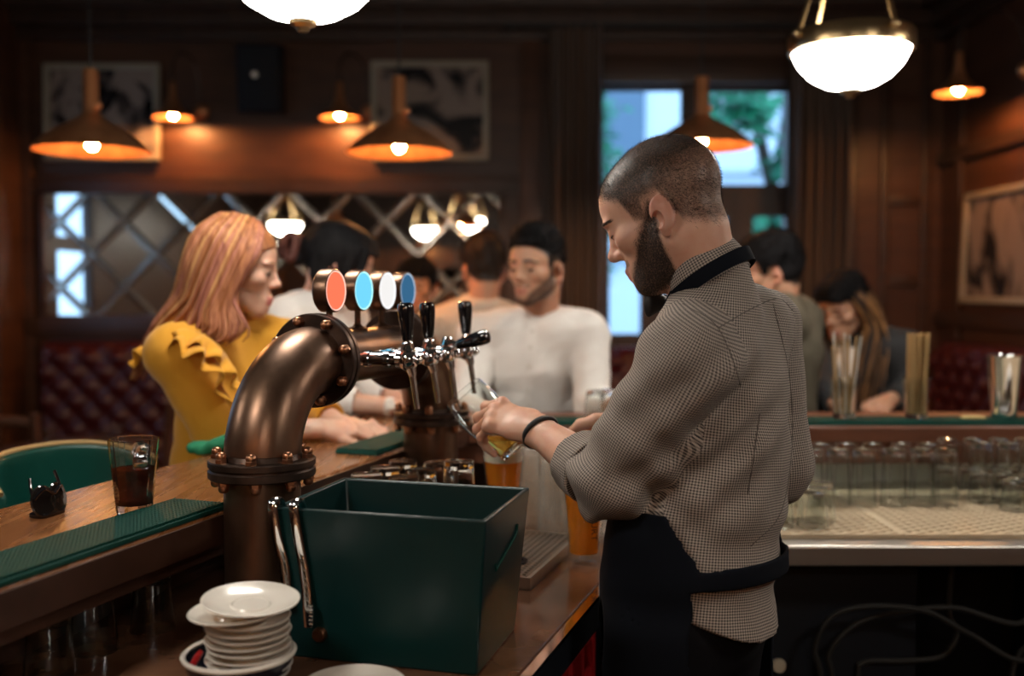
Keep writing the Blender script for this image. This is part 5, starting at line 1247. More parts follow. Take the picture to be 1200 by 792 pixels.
ear = P(779, 254, 1.60); HR = head_rot(154, 28, 0); HO = ear - HR @ Vector((-0.014, 0.080, -0.014)) - base
Sc = P(850, 388, 1.69) - base; N = P(828, 318, 1.668) - base
hf_ = HR @ Vector((1, 0, 0)); up = (Vector((hf_.x, hf_.y, 0)).normalized() * 0.52 + Vector((0, 0, 0.85))).normalized()
J = pose(base, TF, Sc + base, base + Vector((0.0, 0.0, 0.97)), N + base,
         dict(EL=P(716, 566, 1.60), WL=P(630, 504, 1.825), ER=P(910, 548, 1.80), WR=P(742, 488, 1.97)), sh=0.178, legs='stand', tilt=0.0)
L, Fw = J['L'], J['F']
J['SL'] = P(802, 414, 1.550) - base; J['SR'] = P(893, 384, 1.82) - base; J['trap'] = 0.055
# skin: head, forearm with hand, and the body under the clothes, one mesh
nl = HR.transposed() @ (N + Vector((0, 0, -0.03)) - HO)
hs = head_sdf(tuple(nl), h=0.0022, neck_r=0.054); Vh, Fh = hs.mesh()
mk = face_masks(Vh, None, 0.0, brow=1.0)
hair_d = scalp(Vh, soft=0.015) * (0.82 + 0.18 * sstep(0.00, 0.065, Vh[:, 2] - 0.35 * np.maximum(0, -Vh[:, 0])))
ear_excl = (np.abs(Vh[:, 1]) > 0.079) & (Vh[:, 2] < 0.035); hair_d[ear_excl] = 0
bd = beard_mask(Vh); bd[ear_excl] = 0
mk[:, 0] = np.maximum(mk[:, 0], np.maximum(hair_d * 0.85, bd * 0.86))
VhW = to_world(Vh, HR, HO); NhW = vnormals(VhW, Fh)
# left hand round the tilted glass
gA = (P(543, 460, 1.995)) - base; gB = (P(604, 529, 1.965)) - base       # glass: mouth and foot centres
EL, WL = J['EL'], J['WL']
Pd = (P(560, 480, 1.880) - base - WL).normalized()
Nn = Vector((0.05, -0.62, 0.78))
h1 = SDF(*bounds([EL, WL, WL + Pd * 0.2, WL + Pd * 0.1 + Vector((-0.03, 0.06, -0.12))], 0.05), 0.0022)
tips, thb = hand_sdf(h1, WL, EL, Pd, Nn, 1, curls=[(34, 42, 24), (44, 46, 26), (54, 48, 28), (62, 48, 30)], thumb=(0.45, 0.35, 0.75), thumb_curl=(10, 18), sc=1.10, spread=0.06)
Va, Fa = h1.mesh()
# right hand resting on the far side
ER, WRt = J['ER'], J['WR']
P2 = (P(703, 506, 2.03) - base - WRt).normalized()
h2 = SDF(*bounds([WRt - (WRt - ER).normalized() * 0.18, WRt, WRt + P2 * 0.2], 0.06), 0.003)
hand_sdf(h2, WRt, ER, P2, Vector((0.3, 0.2, 0.93)), -1, curls=[(30, 40, 25)] * 4)
Vb, Fb = h2.mesh()
bs = SDF((-0.42, -0.42, 0.0), (0.42, 0.42, 1.66), 0.010); torso_sdf(bs, J, -0.012); legs_sdf(bs, J, -0.012)
bs.cone(J['SL'], EL, 0.048, 0.040, k=0.03); bs.cone(EL, lerp(EL, WL, 0.45), 0.040, 0.034, k=0.02); bs.cone(J['SR'], ER, 0.048, 0.040, k=0.03); bs.cone(ER, lerp(ER, WRt, 0.3), 0.04, 0.036, k=0.02)
bs.cone(N, N + Vector((-0.02, 0, 0.05)), 0.045, 0.045, k=0.02)
Vc, Fc = bs.mesh()
VV = np.concatenate([VhW, Va, Vb, Vc]); FF = np.concatenate([Fh, Fa + len(VhW), Fb + len(VhW) + len(Va), Fc + len(VhW) + len(Va) + len(Vb)])
mm = np.zeros((len(VV), 3), np.float32); mm[:len(mk)] = mk
d_el = np.linalg.norm(Va - np.array(lerp(EL, WL, 0.7)), axis=1); mm[len(VhW):len(VhW) + len(Va), 0] = 0.16 * (1 - sstep(0.05, 0.13, d_el))
np_mesh('body', VV, FF, M['skin'], man, masks=mm)
flow = lambda b: (0, 0, -1)
Rn = np.array(HR)
def hflow(b):
    q = (np.array(b) - np.array(HO)) @ Rn
    v = np.array([-0.75, 0, 0.1]) if q[2] > 0.07 else np.array([-0.5, 0, -0.8]); 
    if q[0] > 0.05: v = np.array([-0.3, 0, 0.9])
    return Rn @ v
fw_ = hair_d * (Vh[:, 2] > -0.06)
strands('hair', VhW, NhW, (hair_d ** 1.5 + 1e-9) * (Vh[:, 0] < 0.1), 24000, 0.0060, hflow, M['hair_d'], man, width=0.00024, lift=0.55, seed=2)
def bflow(b): return Rn @ np.array([0.25, 0, -0.95])
strands('beard', VhW, NhW, bd ** 2 + 1e-9, 11000, 0.0048, bflow, M['hair_d'], man, width=0.00024, lift=0.40, seed=5)
# shirt
def folds(x, y, z):
    f = 0.0050 * snoise(x, y, z * 0.6, 24, 11) + 0.0026 * snoise(x, y, z, 60, 12)
    # slanting drag folds from the arm-pit and the elbow
    q = np.array(EL); d = np.sqrt((x - q[0]) ** 2 + (y - q[1]) ** 2 + (z - q[2]) ** 2)
    f = f + 0.0085 * np.exp(-(d / 0.13) ** 2) * np.sin(135 * (0.55 * (z - q[2]) + 0.4 * (x - q[0])) + 2 * snoise(x, y, z, 16, 3))
    q = np.array(J['SL'] + Vector((0.04, 0, -0.12))); d = np.sqrt((x - q[0]) ** 2 + (y - q[1]) ** 2 + (z - q[2]) ** 2)
    f = f + 0.0095 * np.exp(-(d / 0.14) ** 2) * np.sin(95 * (0.75 * (z - q[2]) - 0.5 * (x - q[0])) + 2 * snoise(x, y, z, 14, 7))
    f = f + 0.004 * np.exp(-((z - 1.08) / 0.07) ** 2) * np.sin(70 * z + 14 * x + 2.0 * snoise(x, y, z, 12, 9))
    return f
sh = SDF(*bounds([J['SL'], J['SR'], EL, ER, WL, J['Pv'], N], 0.16), 0.0042)
torso_sdf(sh, J, 0.004, slim=0.97)
sh.cone(lerp(Sc, J['Pv'], 0.45), lerp(Sc, J['Pv'], 0.80) , (0.152, 0.125), (0.158, 0.130), L, k=0.03)
Tail = J['Pv'] + Vector((0, 0, -0.02))
sh.cone(lerp(Sc, J['Pv'], 0.9), Tail - Fw * 0.02 + Vector((0, 0, -0.03)), (0.152, 0.118), (0.166, 0.132), L, k=0.02)
sh.ell(J['SL'] + Vector((0, 0, -0.015)), 0.072, k=0.03)
sh.cone(J['SL'] + Vector((0.005, 0, -0.02)), EL, 0.074, 0.066, k=0.025); cuff = lerp(EL, WL, 0.34)
sh.cone(EL, cuff, 0.062, 0.046, k=0.02)
ax = (WL - EL).normalized()
sh.cone(J['SR'], ER, 0.066, 0.060, k=0.025); sh.cone(ER, lerp(ER, WRt, 0.45), 0.060, 0.052, k=0.02)
sh.wrinkle(folds)
sh.cone(N - Vector((0, 0, 0.07)) - Fw * 0.03, N - up * 0.014 - Fw * 0.016, 0.064, 0.052, k=0.03)
# open the neck and the cuff end
sh.cone(N + up * 0.012, N + up * 0.10, 0.055, 0.056, k=0.006, sub=True)
x, y, z = sh.grid(); tc_ = (x - cuff.x) * ax.x + (y - cuff.y) * ax.y + (z - cuff.z) * ax.z; near = ((x - cuff.x) ** 2 + (y - cuff.y) ** 2 + (z - cuff.z) ** 2) < 0.12 ** 2
sh.D = np.where(near, np.maximum(sh.D, np.abs(tc_ + 0.3) - 0.3 - 0.010), sh.D).astype(np.float32)
sh.cone(cuff - ax * 0.02, cuff + ax * 0.05, 0.044, 0.043, k=0.003, sub=True)
# curved hem: long at the back and front, short at the sides
hem = 0.938 + 0.07 * np.clip(np.abs((x * L.x + y * L.y)) / 0.16, 0, 1.2) ** 2.2
sh.D = np.maximum(sh.D, (hem - z).astype(np.float32))
Vs, Fs_ = sh.mesh()
bones = [(tuple(Sc), tuple(J['Pv'] + Vector((0, 0, -0.1))), 0.13, tuple(Fw)), (tuple(J['SL']), tuple(EL), 0.066, tuple(Fw)), (tuple(EL), tuple(WL), 0.056, tuple(Fw)), (tuple(J['SR']), tuple(ER), 0.062, tuple(Fw)), (tuple(ER), tuple(WRt), 0.056, tuple(Fw))]
shirt = np_mesh('shirt', Vs, Fs_, M['gingham'], man, uv=bone_uv(Vs, Fs_, bones))
def on_surf(pts, V, lift=0.0015):
    out = []; Vn = np.array(V)
    for p in pts:
        out.append(Vector(Vn[np.argmin(((Vn - np.array(p)) ** 2).sum(1))]))
    return out
from mathutils.bvhtree import BVHTree
BV = BVHTree.FromPolygons([tuple(v) for v in Vs], [tuple(f) for f in Fs_])
def seam(pts, n_=40, r=0.0009):
    "a stitched line lying on the cloth"
    o_ = Vector((0, 0, 1.5)) - base; q = []
    for p in spline(pts, n_):
        h_ = BV.ray_cast(o_, (p - o_).normalized())[0]
        if h_ is not None: q.append(h_)
    MB().tube(q, r, 6).build('seam', M['seam'], shirt, smooth=180)
def Q(u, v, Y): return P(u, v, Y) - base
seam([Q(800, 356, 1.55), Q(838, 380, 1.56), Q(858, 420, 1.58), Q(868, 452, 1.60)])
seam([Q(842, 384, 1.57), Q(880, 362, 1.62), Q(912, 350, 1.70), Q(930, 365, 1.78)])
seam([Q(906, 356, 1.70), Q(925, 440, 1.74), Q(928, 520, 1.76), Q(915, 600, 1.76), Q(880, 640, 1.74)])
seam([Q(890, 485, 1.66), Q(884, 530, 1.66), Q(876, 580, 1.65)], 16, 0.0012)
cf = SDF(*bounds([cuff], 0.10), 0.003)
cf.cone(cuff - ax * 0.036, cuff + ax * 0.010, 0.0590, 0.0570, k=0.002)
cf.wrinkle(lambda x, y, z: 0.0022 * snoise(x, y, z, 60, 31) + 0.0012 * snoise(x, y, z, 130, 32))
x, y, z = cf.grid(); tc_ = (x - cuff.x) * ax.x + (y - cuff.y) * ax.y + (z - cuff.z) * ax.z
cf.D = np.maximum(cf.D, (np.abs(tc_ + 0.013) - 0.026 - 0.002 * np.sin(40 * x + 55 * y)).astype(np.float32)); cf.cone(cuff - ax * 0.06, cuff + ax * 0.05, 0.047, 0.044, k=0.002, sub=True)
V_, F_ = cf.mesh(); np_mesh('rolled_cuff', V_, F_, M['gingham'], shirt, uv=bone_uv(V_, F_, [(tuple(EL), tuple(WL), 0.056, tuple(Fw))]))
# collar: a stand and a folded leaf
R_up = zrot(up)
def ring(name, m, r0, r1, z0, z1, par, a0=0, a1=2 * math.pi, thick=0.003, dip=0.0):
    n_ = 48; vs = []; fs = []
    for side in (0, 1):
        for k in range(4):
            t = k / 3
            for i in range(n_ + 1):
                a = a0 + (a1 - a0) * i / n_; r = r0 + (r1 - r0) * t + thick * side
                vs.append(N + R_up @ Vector((r * math.cos(a), r * math.sin(a), z0 + (z1 - z0) * t - dip * math.cos(a - af) * 1.0)))
    w_ = n_ + 1; o_ = 4 * w_
    for k in range(3):
        for i in range(n_): q = k * w_ + i; fs += [(q, q + 1, q + w_ + 1, q + w_), (o_ + q + w_, o_ + q + w_ + 1, o_ + q + 1, o_ + q)]
    for i in range(n_): fs += [(i, o_ + i, o_ + i + 1, i + 1), (3 * w_ + i, 3 * w_ + i + 1, o_ + 3 * w_ + i + 1, o_ + 3 * w_ + i)]
    V_ = np.array([tuple(q) for q in vs]); F_ = np.array(fs)
    return np_mesh(name, V_, F_, m, par, uv=bone_uv(V_, F_, [(tuple(N), tuple(N + up * 0.1), 0.058, tuple(Fw))]))
fl_ = R_up.transposed() @ Fw; af = math.atan2(fl_.y, fl_.x)
col = ring('collar', M['gingham'], 0.064, 0.0575, -0.030, 0.026, man, dip=0.004)
ring('collar_leaf', M['gingham'], 0.0725, 0.0605, -0.020, 0.030, col, dip=0.004)
# apron strap over the collar, bow tie, apron
apr_pts = []
ap = SDF(*bounds([J['SL'], J['SR'], J['Pv'] - Vector((0, 0, 0.45)), Sc], 0.12), 0.0045)
torso_sdf(ap, J, 0.017, slim=0.99)
ap.cone(lerp(Sc, J['Pv'], 0.45), lerp(Sc, J['Pv'], 0.80), (0.164, 0.138), (0.170, 0.145), L, k=0.03)
ap.cone(lerp(Sc, J['Pv'], 0.85), J['Pv'] - Vector((0, 0, 0.04)), (0.166, 0.141), (0.176, 0.147), L, k=0.02)
ap.cone(J['Pv'] - Vector((0, 0, 0.03)), J['Pv'] - Vector((0, 0, 0.46)), (0.172, 0.142), (0.178, 0.150), L, k=0.02)
ap.wrinkle(lambda x, y, z: 0.0035 * snoise(x, y, z * 0.4, 24, 21) + 0.003 * np.exp(-((z - 1.0) / 0.06) ** 2) * np.sin(60 * z + 10 * y))
x, y, z = ap.grid(); ff = x * Fw.x + y * Fw.y; ll = np.abs(x * L.x + y * L.y)
zw = 1.055
lim_low = -0.088 + 0.0 * z; lim_up = -0.105 + (z - zw) * 0.62
lim = np.where(z < zw, lim_low, lim_up); d_ = np.maximum(lim - ff, z - 1.40)
d_ = np.where(z > 1.15, np.maximum(d_, ll - 0.14 + (z - 1.15) * 0.2), d_)
tie = np.abs(z - (zw - 0.012 - 0.05 * ff)) - 0.017; d_ = np.minimum(d_, tie)
inner = ap.D + 0.007
ap.D = np.maximum(np.maximum(ap.D, d_.astype(np.float32)), -inner)
ap.D = np.maximum(ap.D, (0.52 - z).astype(np.float32))
Vp, Fp = ap.mesh(); apron = np_mesh('apron', Vp, Fp, M['apron'], man)
strap = [N + R_up @ Vector((0.0765 * math.cos(a + af), 0.0765 * math.sin(a + af), -0.016 - 0.004 * math.cos(a))) for a in np.linspace(math.radians(55), math.radians(305), 40)]
strap = [Sc + Fw * 0.128 + L * 0.075 + Vector((0, 0, -0.075))] + strap + [Sc + Fw * 0.128 - L * 0.075 + Vector((0, 0, -0.075))]
def ribbon(pts, w, m, name, par, nrm, th=0.003):
    vs = []; n_ = len(pts)
    for i, p in enumerate(pts):
        t = (pts[min(i + 1, n_ - 1)] - pts[max(i - 1, 0)]).normalized(); nr = nrm(p, i); s = t.cross(nr).normalized(); nr = s.cross(t).normalized()
        vs += [p - s * w / 2, p + s * w / 2, p + s * w / 2 + nr * th, p - s * w / 2 + nr * th]
    fs = []
    for i in range(n_ - 1):
        for k in range(4): j = (k + 1) % 4; fs.append((i * 4 + k, i * 4 + j, i * 4 + 4 + j, i * 4 + 4 + k))
    return MB().add(vs, fs + [(0, 1, 2, 3), tuple(4 * n_ - 4 + q for q in (3, 2, 1, 0))]).build(name, m, par)
ribbon(spline(strap, 70), 0.024, M['apron'], 'neck_strap', apron, lambda p, i: ((p - N) - up * (p - N).dot(up) * 0.4).normalized() if (p - N).length > 1e-4 else Fw)
bt_c = N + R_up @ Vector((0.084 * math.cos(af), 0.084 * math.sin(af), 0.004)) + Vector((0, 0, -0.014)) + Fw * 0.006; bs_ = SDF(*bounds([bt_c], 0.09), 0.003)
for q in (-1, 1):
    bs_.cone(bt_c + L * (q * 0.012), bt_c + L * (q * 0.052) + Fw * 0.004, (0.012, 0.007), (0.026, 0.009), Vector((0, 0, 1)), k=0.004)
bs_.ell(bt_c + Fw * 0.004, (0.012, 0.012, 0.014), k=0.002); V_, F_ = bs_.mesh(); np_mesh('bow_tie', V_, F_, M['black'], man)
# trousers, shoes
tr = SDF((-0.34, -0.34, 0.05), (0.34, 0.34, 1.04), 0.009); tr.cone(J['Pv'] + Vector((0, 0, 0.05)), J['Pv'] - Vector((0, 0, 0.02)), (0.150, 0.112), (0.158, 0.122), L, k=0.03); legs_sdf(tr, J, 0.010)
V_, F_ = tr.mesh(); np_mesh('trousers', V_, F_, M['trouser'], man)
for q in 'LR': shoe(J, q, M['black'], man)
# braided bracelet
bw_c = lerp(EL, WL, 0.955); Rb = zrot((WL - EL).normalized() + Vector((-0.1, 0, 0.35)))
mb = MB()
for ph in (0, 2.1, 4.2):
    mb.tube([bw_c + Rb @ Vector(((0.0335 + 0.0022 * math.cos(22 * a + ph)) * math.cos(a), (0.0315 + 0.0022 * math.cos(22 * a + ph)) * math.sin(a), 0.0040 * math.sin(22 * a + ph))) for a in np.linspace(0, 2 * math.pi, 180)], 0.0026, 6)
mb.build('bracelet', M['black'], man, smooth=180)
# ------------------------------------------------------------------ the glass being filled
gA_w, gB_w = gA + base, gB + base; gd = (gA_w - gB_w); H = gd.length; gR = zrot(gd)
tgl = tag(empty('beer_glass_tilted', gB_w), 'tilted beer glass in the bartender\'s hand, filling under the open tap', 'beer'); tgl.rotation_mode = 'QUATERNION'; tgl.rotation_quaternion = Vector((0, 0, 1)).rotation_difference(gd.normalized())
md = [(0, 0.0285), (0.10, 0.0310), (0.3, 0.0385), (0.55, 0.0465), (0.75, 0.0485), (1, 0.0435)]
MB().lathe(glass_prof(0.0285, 0.0435, H, 0.0018, 0.009, md), 40, cap=False).build('glass', M['glass'], tgl)
# beer: the inside of the glass cut by a level surface
rg = lambda s: float(np.interp(s, [q[0] for q in md], [q[1] for q in md])) - 0.0022
upl = gR.transposed() @ Vector((0, 0, 1)); lvl = upl.dot(Vector((0, 0, 0.034)))
bm = bmesh.new(); prof = [(rg(s), s * H) for s in np.linspace(0.075, 0.9, 16)]
rings = [[bm.verts.new((r * math.cos(2 * math.pi * i / 32), r * math.sin(2 * math.pi * i / 32), z)) for i in range(32)] for r, z in prof]
for A_, B_ in zip(rings, rings[1:]):
    for i in range(32): bm.faces.new((A_[i], A_[(i + 1) % 32], B_[(i + 1) % 32], B_[i]))
bm.faces.new(rings[0][::-1]); bm.faces.new(rings[-1])
r_ = bmesh.ops.bisect_plane(bm, geom=bm.verts[:] + bm.edges[:] + bm.faces[:], plane_co=upl * lvl, plane_no=upl, clear_outer=True)
bmesh.ops.contextual_create(bm, geom=[e for e in r_['geom_cut'] if isinstance(e, bmesh.types.BMEdge)])
bmesh.ops.recalc_face_normals(bm, faces=bm.faces[:]); me = bpy.data.meshes.new('beer'); bm.to_mesh(me); bm.free(); me.materials.append(M['pale_beer'])
o = bpy.data.objects.new('beer', me); COL.objects.link(o); o.parent = tgl
# ------------------------------------------------------------------ the guests
def figure(label, J, HOw, yaw, pitch, skin, cloth, fem=False, roll=0, beard=0.0, sleeves=1.0, hands=(), slim=1.0, trousers='trouser', legs=True, g=0.010, scalp_mask=True, h=0.0032, wr=0.0025, neck_r=None):
    p = tag(empty('person', J['base']), label, 'person', None); HO_ = Vector(HOw) - J['base']; R = head_rot(yaw, pitch, roll)
    nl = R.transposed() @ (J['N'] + Vector((0, 0, -0.03)) - HO_)
    V1, F1 = head_sdf(tuple(nl), fem=fem, h=h, neck_r=neck_r).mesh(); m1 = face_masks(V1, scalp(V1) * 0.95 if scalp_mask else None, beard, fem)
    m1[(np.abs(V1[:, 1]) > 0.079) & (V1[:, 2] < 0.045), 0] = 0
    parts = [(to_world(V1, R, HO_), F1, m1)]
    for q, P_, N_, th, cu, tk in hands:
        s = SDF(*bounds([J['E' + q], J['W' + q], J['W' + q] + Vector(P_).normalized() * 0.2, J['W' + q] - Vector(N_).normalized() * 0.08], 0.06), 0.003)
        hand_sdf(s, J['W' + q], J['E' + q], P_, N_, th, curls=cu if isinstance(cu, list) else None, curl=cu if isinstance(cu, tuple) else (25, 35, 20), sc=0.92 if fem else 1.0, thumb=tk)
        V2, F2 = s.mesh(); parts.append((V2, F2, np.zeros((len(V2), 3), np.float32)))
    s = SDF(*bounds([J[k] for k in ('SL', 'SR', 'Pv', 'N', 'EL', 'ER', 'WL', 'WR', 'KL', 'KR', 'AL', 'AR')], 0.17), 0.012)
    torso_sdf(s, J, -0.014, fem, slim); legs_sdf(s, J, -0.014); s.cone(J['N'], J['N'] + Vector((0, 0, 0.03)), 0.042, k=0.02)
    for q in 'LR': s.chain([J['S' + q], J['E' + q], J['W' + q]], [0.044, 0.036, 0.026], k=0.02)
    V3, F3 = s.mesh(); parts.append((V3, F3, np.zeros((len(V3), 3), np.float32)))
    o = 0; VV = []; FF = []; MM = []
    for V_, F_, m_ in parts: VV.append(V_); FF.append(F_ + o); MM.append(m_); o += len(V_)
    np_mesh('body', np.concatenate(VV), np.concatenate(FF), skin, p, masks=np.concatenate(MM))
    # eyes
    for y in (-1, 1):
        e = MB(); c = R @ Vector((0.0833, y * 0.033, 0.0120)); e.ball((0, 0, 0), 0.0130, 14, 10); eo = e.build('eye', [M['eye'], M['iris']], p, smooth=180)
        eo.location = HO_ + c
        gz = R @ Vector((1, 0, -0.12)).normalized()
        for f in eo.data.polygons:
            if f.center.normalized().dot(gz) > 0.70: f.material_index = 1
    # top garment
    t = SDF(*bounds([J[k] for k in ('SL', 'SR', 'Pv', 'N', 'EL', 'ER', 'WL', 'WR')], 0.17), 0.006)
    torso_sdf(t, J, g, fem, slim)
    for q in 'LR':
        w = lerp(J['E' + q], J['W' + q], sleeves); t.ell(J['S' + q], 0.060 + g * 0.5, k=0.03)
        t.cone(J['S' + q], J['E' + q], 0.056 + g, 0.046 + g, k=0.025); t.cone(J['E' + q], w, 0.045 + g, (0.033 if sleeves > 0.9 else 0.040) + g * 0.6, k=0.02)
    t.wrinkle(lambda x, y, z: wr * snoise(x, y, z * 0.6, 30, int(abs(yaw)) + 3) + wr * 0.6 * snoise(x, y, z, 62, 4))
    u_ = (HO_ + R @ Vector((-0.03, 0, -0.05)) - J['N']).normalized()
    nr = neck_r or (0.045 if fem else 0.056)
    t.cone(J['N'] + u_ * 0.004, J['N'] + u_ * 0.12, nr + 0.002, k=0.006, sub=True)
    for q in 'LR':   # open cuffs
        ax = (J['W' + q] - J['E' + q]).normalized(); w = lerp(J['E' + q], J['W' + q], sleeves); t.cone(w + ax * 0.004, w + ax * 0.08, 0.060, k=0.002, sub=True)
    t.keep((0, 0, -1), J['Pv'] - Vector((0, 0, 0.06)))
    V_, F_ = t.mesh(); top_ = np_mesh(cloth[0], V_, F_, cloth[1], p)
    if legs:
        s = SDF(*bounds([J[k] for k in ('Pv', 'KL', 'KR', 'AL', 'AR', 'HL', 'HR')], 0.17), 0.010)
        s.cone(J['Pv'] + Vector((0, 0, 0.02)), J['Pv'] - Vector((0, 0, 0.03)), (0.155, 0.118), (0.160, 0.125), J['L'], k=0.03); legs_sdf(s, J, 0.008); s.keep((0, 0, 1), J['Pv'] + Vector((0, 0, 0.05)))
        V_, F_ = s.mesh(); np_mesh('trousers', V_, F_, M[trousers], p)
        for q in 'LR': shoe(J, q, M['black'], p)
    return p, R, HO_, top_, (V_, F_)
def cap_hair(p, R, O, m, front=0.030, side=0.014, back=0.016, line=HZ_M, seed=2, h=0.0032, lift=0.0, amp=0.0035, tuft=0.020):
    s = SDF((-0.16, -0.12, -0.10), (0.15, 0.12, 0.19), h)
    s.ell((-0.008, 0, 0.048), (0.097 + back, 0.075 + side, 0.084 + front), k=0.02); s.ell((0.046, 0, 0.055 + lift), (0.056 + 0.004, 0.060 + side * 0.6, 0.056 + front), k=0.03)
    x, y, z = s.grid(); s.D = np.maximum(s.D, ((np.interp(x, HX, line) - z) * 0.8).astype(np.float32))
    s.wrinkle(lambda x, y, z: amp * snoise(x * 0.4, y, z * 0.8, 70, seed) + amp * 0.5 * snoise(x * 0.4, y, z, 150, seed + 1))
    V_, F_ = s.mesh(); o_ = np_mesh('hair', to_world(V_, R, O), F_, m, p); Rn_ = np.array(R)
    Nn_ = vnormals(V_, F_); dn = ((V_[:, 2] > 0.02) * (Nn_[:, 2] > -0.3)) * 1.0 + 1e-9
    strands('hair_tuft', to_world(V_, R, O), to_world(Nn_, R, (0, 0, 0)), dn, 3600, tuft, lambda b: Rn_ @ np.array([-0.4, 0.25, 0.5]), m, o_, width=0.0010, lift=0.45, seed=seed, jit=0.5)
    return o_
M['white_cloth'] = mat('white_cotton', (0.80, 0.77, 0.73), 0.85); M['cream_cloth'] = mat('cream_cotton', (0.60, 0.50, 0.40), 0.85)
M['yellow'] = mat('mustard_knit', (0.64, 0.295, 0.012), 0.82, sheen=0.2); M['olive'] = mat('olive_jacket', (0.110, 0.096, 0.066), 0.8); M['charcoal'] = mat('charcoal_cloth', (0.028, 0.028, 0.030), 0.85)
M['jeans'] = mat('dark_jeans', (0.02, 0.025, 0.045), 0.85)
# ---- woman in yellow
sy = bl(-0.60, 1.25); B = Vector((sy.x, sy.y, 0))
stool((B.x, B.y, 0), math.radians(-109), 'green leather bar stool under the woman in the mustard top')
HOy = P(272, 318, 2.47)
J = pose(B, -38, P(274, 410, 2.50), Vector((B.x, B.y, 0.885)), P(266, 384, 2.50),
         dict(ER=P(258, 512, 2.36), WR=P(376, 502, 2.42), EL=P(352, 470, 2.70), WL=P(398, 497, 2.52)), sh=0.165)
p, R, O, topo, cl = figure('woman with long pinkish hair in a ruffled mustard top leaning on the left bar', J, HOy, 6, 10, M['skin_f'], ('ruffled_top', M['yellow']), fem=True, sleeves=0.97,
    hands=(('R', (0.93, 0.32, -0.06), (0.1, -0.35, 0.93), 1, (18, 30, 15), (0.8, 0.4, 0.2)), ('L', (0.80, -0.35, -0.05), (0.0, -0.2, 0.97), -1, (25, 40, 25), (0.8, 0.4, 0.2))), scalp_mask=False, trousers='jeans', wr=0.0035)
M['hp'] = [hair_mat('rose_blond_hair', (0.44, 0.180, 0.085), (0.26, 0.090, 0.042), scale=(90, 90, 5)), hair_mat('copper_hair', (0.36, 0.140, 0.050), (0.20, 0.066, 0.024), scale=(90, 90, 5)), hair_mat('pink_hair', (0.42, 0.165, 0.115), (0.26, 0.090, 0.062), scale=(90, 90, 5)), hair_mat('light_blond_hair', (0.60, 0.330, 0.130), (0.40, 0.190, 0.070), scale=(90, 90, 5))]
def hw(x, y, z): return O + R @ Vector((x, y, z))
NR = J['N']
s = SDF((-0.15, -0.115, -0.10), (0.14, 0.115, 0.165), 0.0035)
s.ell((-0.010, 0, 0.048), (0.101, 0.083, 0.092), k=0.02); s.ell((0.042, 0, 0.052), (0.056, 0.068, 0.060), k=0.03)
x, y, z = s.grid(); s.D = np.maximum(s.D, (np.interp(x, [-0.13, -0.02, 0.02, 0.05, 0.075, 0.11], [-0.10, -0.10, -0.06, 0.02, 0.062, 0.085]) - z).astype(np.float32) * 0.8)
V_, F_ = s.mesh(); hr = np_mesh('hair', to_world(V_, R, O), F_, M['hp'][1], p)
W3 = lambda u, v, Y: P(u, v, Y) - B
near = [[hw(0.060, -0.020, 0.118), hw(0.066, -0.070, 0.060), hw(0.036, -0.086, -0.01), hw(0.030, -0.088, -0.07), W3(288, 384, 2.36), W3(268, 402, 2.35)],
        [hw(0.045, -0.020, 0.130), hw(0.050, -0.080, 0.060), hw(0.030, -0.092, -0.02), hw(0.012, -0.095, -0.09), W3(262, 395, 2.35), W3(246, 402, 2.35)],
        [hw(0.020, -0.018, 0.137), hw(0.010, -0.086, 0.070), hw(-0.010, -0.096, -0.02), hw(-0.030, -0.098, -0.10), W3(238, 385, 2.36), W3(214, 398, 2.37)],
        [hw(-0.015, -0.018, 0.140), hw(-0.040, -0.080, 0.080), hw(-0.060, -0.090, -0.01), W3(222, 350, 2.38), W3(196, 376, 2.38), W3(172, 402, 2.40)],
        [hw(-0.045, -0.012, 0.132), hw(-0.080, -0.055, 0.080), hw(-0.098, -0.062, 0.0), W3(212, 345, 2.42), W3(182, 385, 2.43), W3(160, 432, 2.43)],
        [hw(-0.060, 0.000, 0.125), hw(-0.102, -0.010, 0.070), hw(-0.112, -0.010, -0.02), W3(206, 350, 2.48), W3(178, 392, 2.50), W3(156, 448, 2.50)],
        [hw(-0.050, 0.012, 0.130), hw(-0.095, 0.050, 0.075), hw(-0.112, 0.060, 0.0), W3(225, 350, 2.60), W3(205, 395, 2.62), W3(190, 440, 2.62)],
        [hw(0.0, 0.018, 0.138), hw(-0.02, 0.085, 0.07), hw(-0.035, 0.098, -0.02), W3(262, 350, 2.62), W3(250, 390, 2.63), W3(240, 420, 2.62)],
        [hw(0.060, 0.020, 0.118), hw(0.075, 0.072, 0.050), hw(0.045, 0.090, -0.02), W3(296, 365, 2.58), W3(300, 392, 2.56), W3(304, 410, 2.55)]]
hair_locks('hair_lock', near, 330, M['hp'], hr, rad=0.0075, jit=0.006, weights=[4, 3, 2, 3])
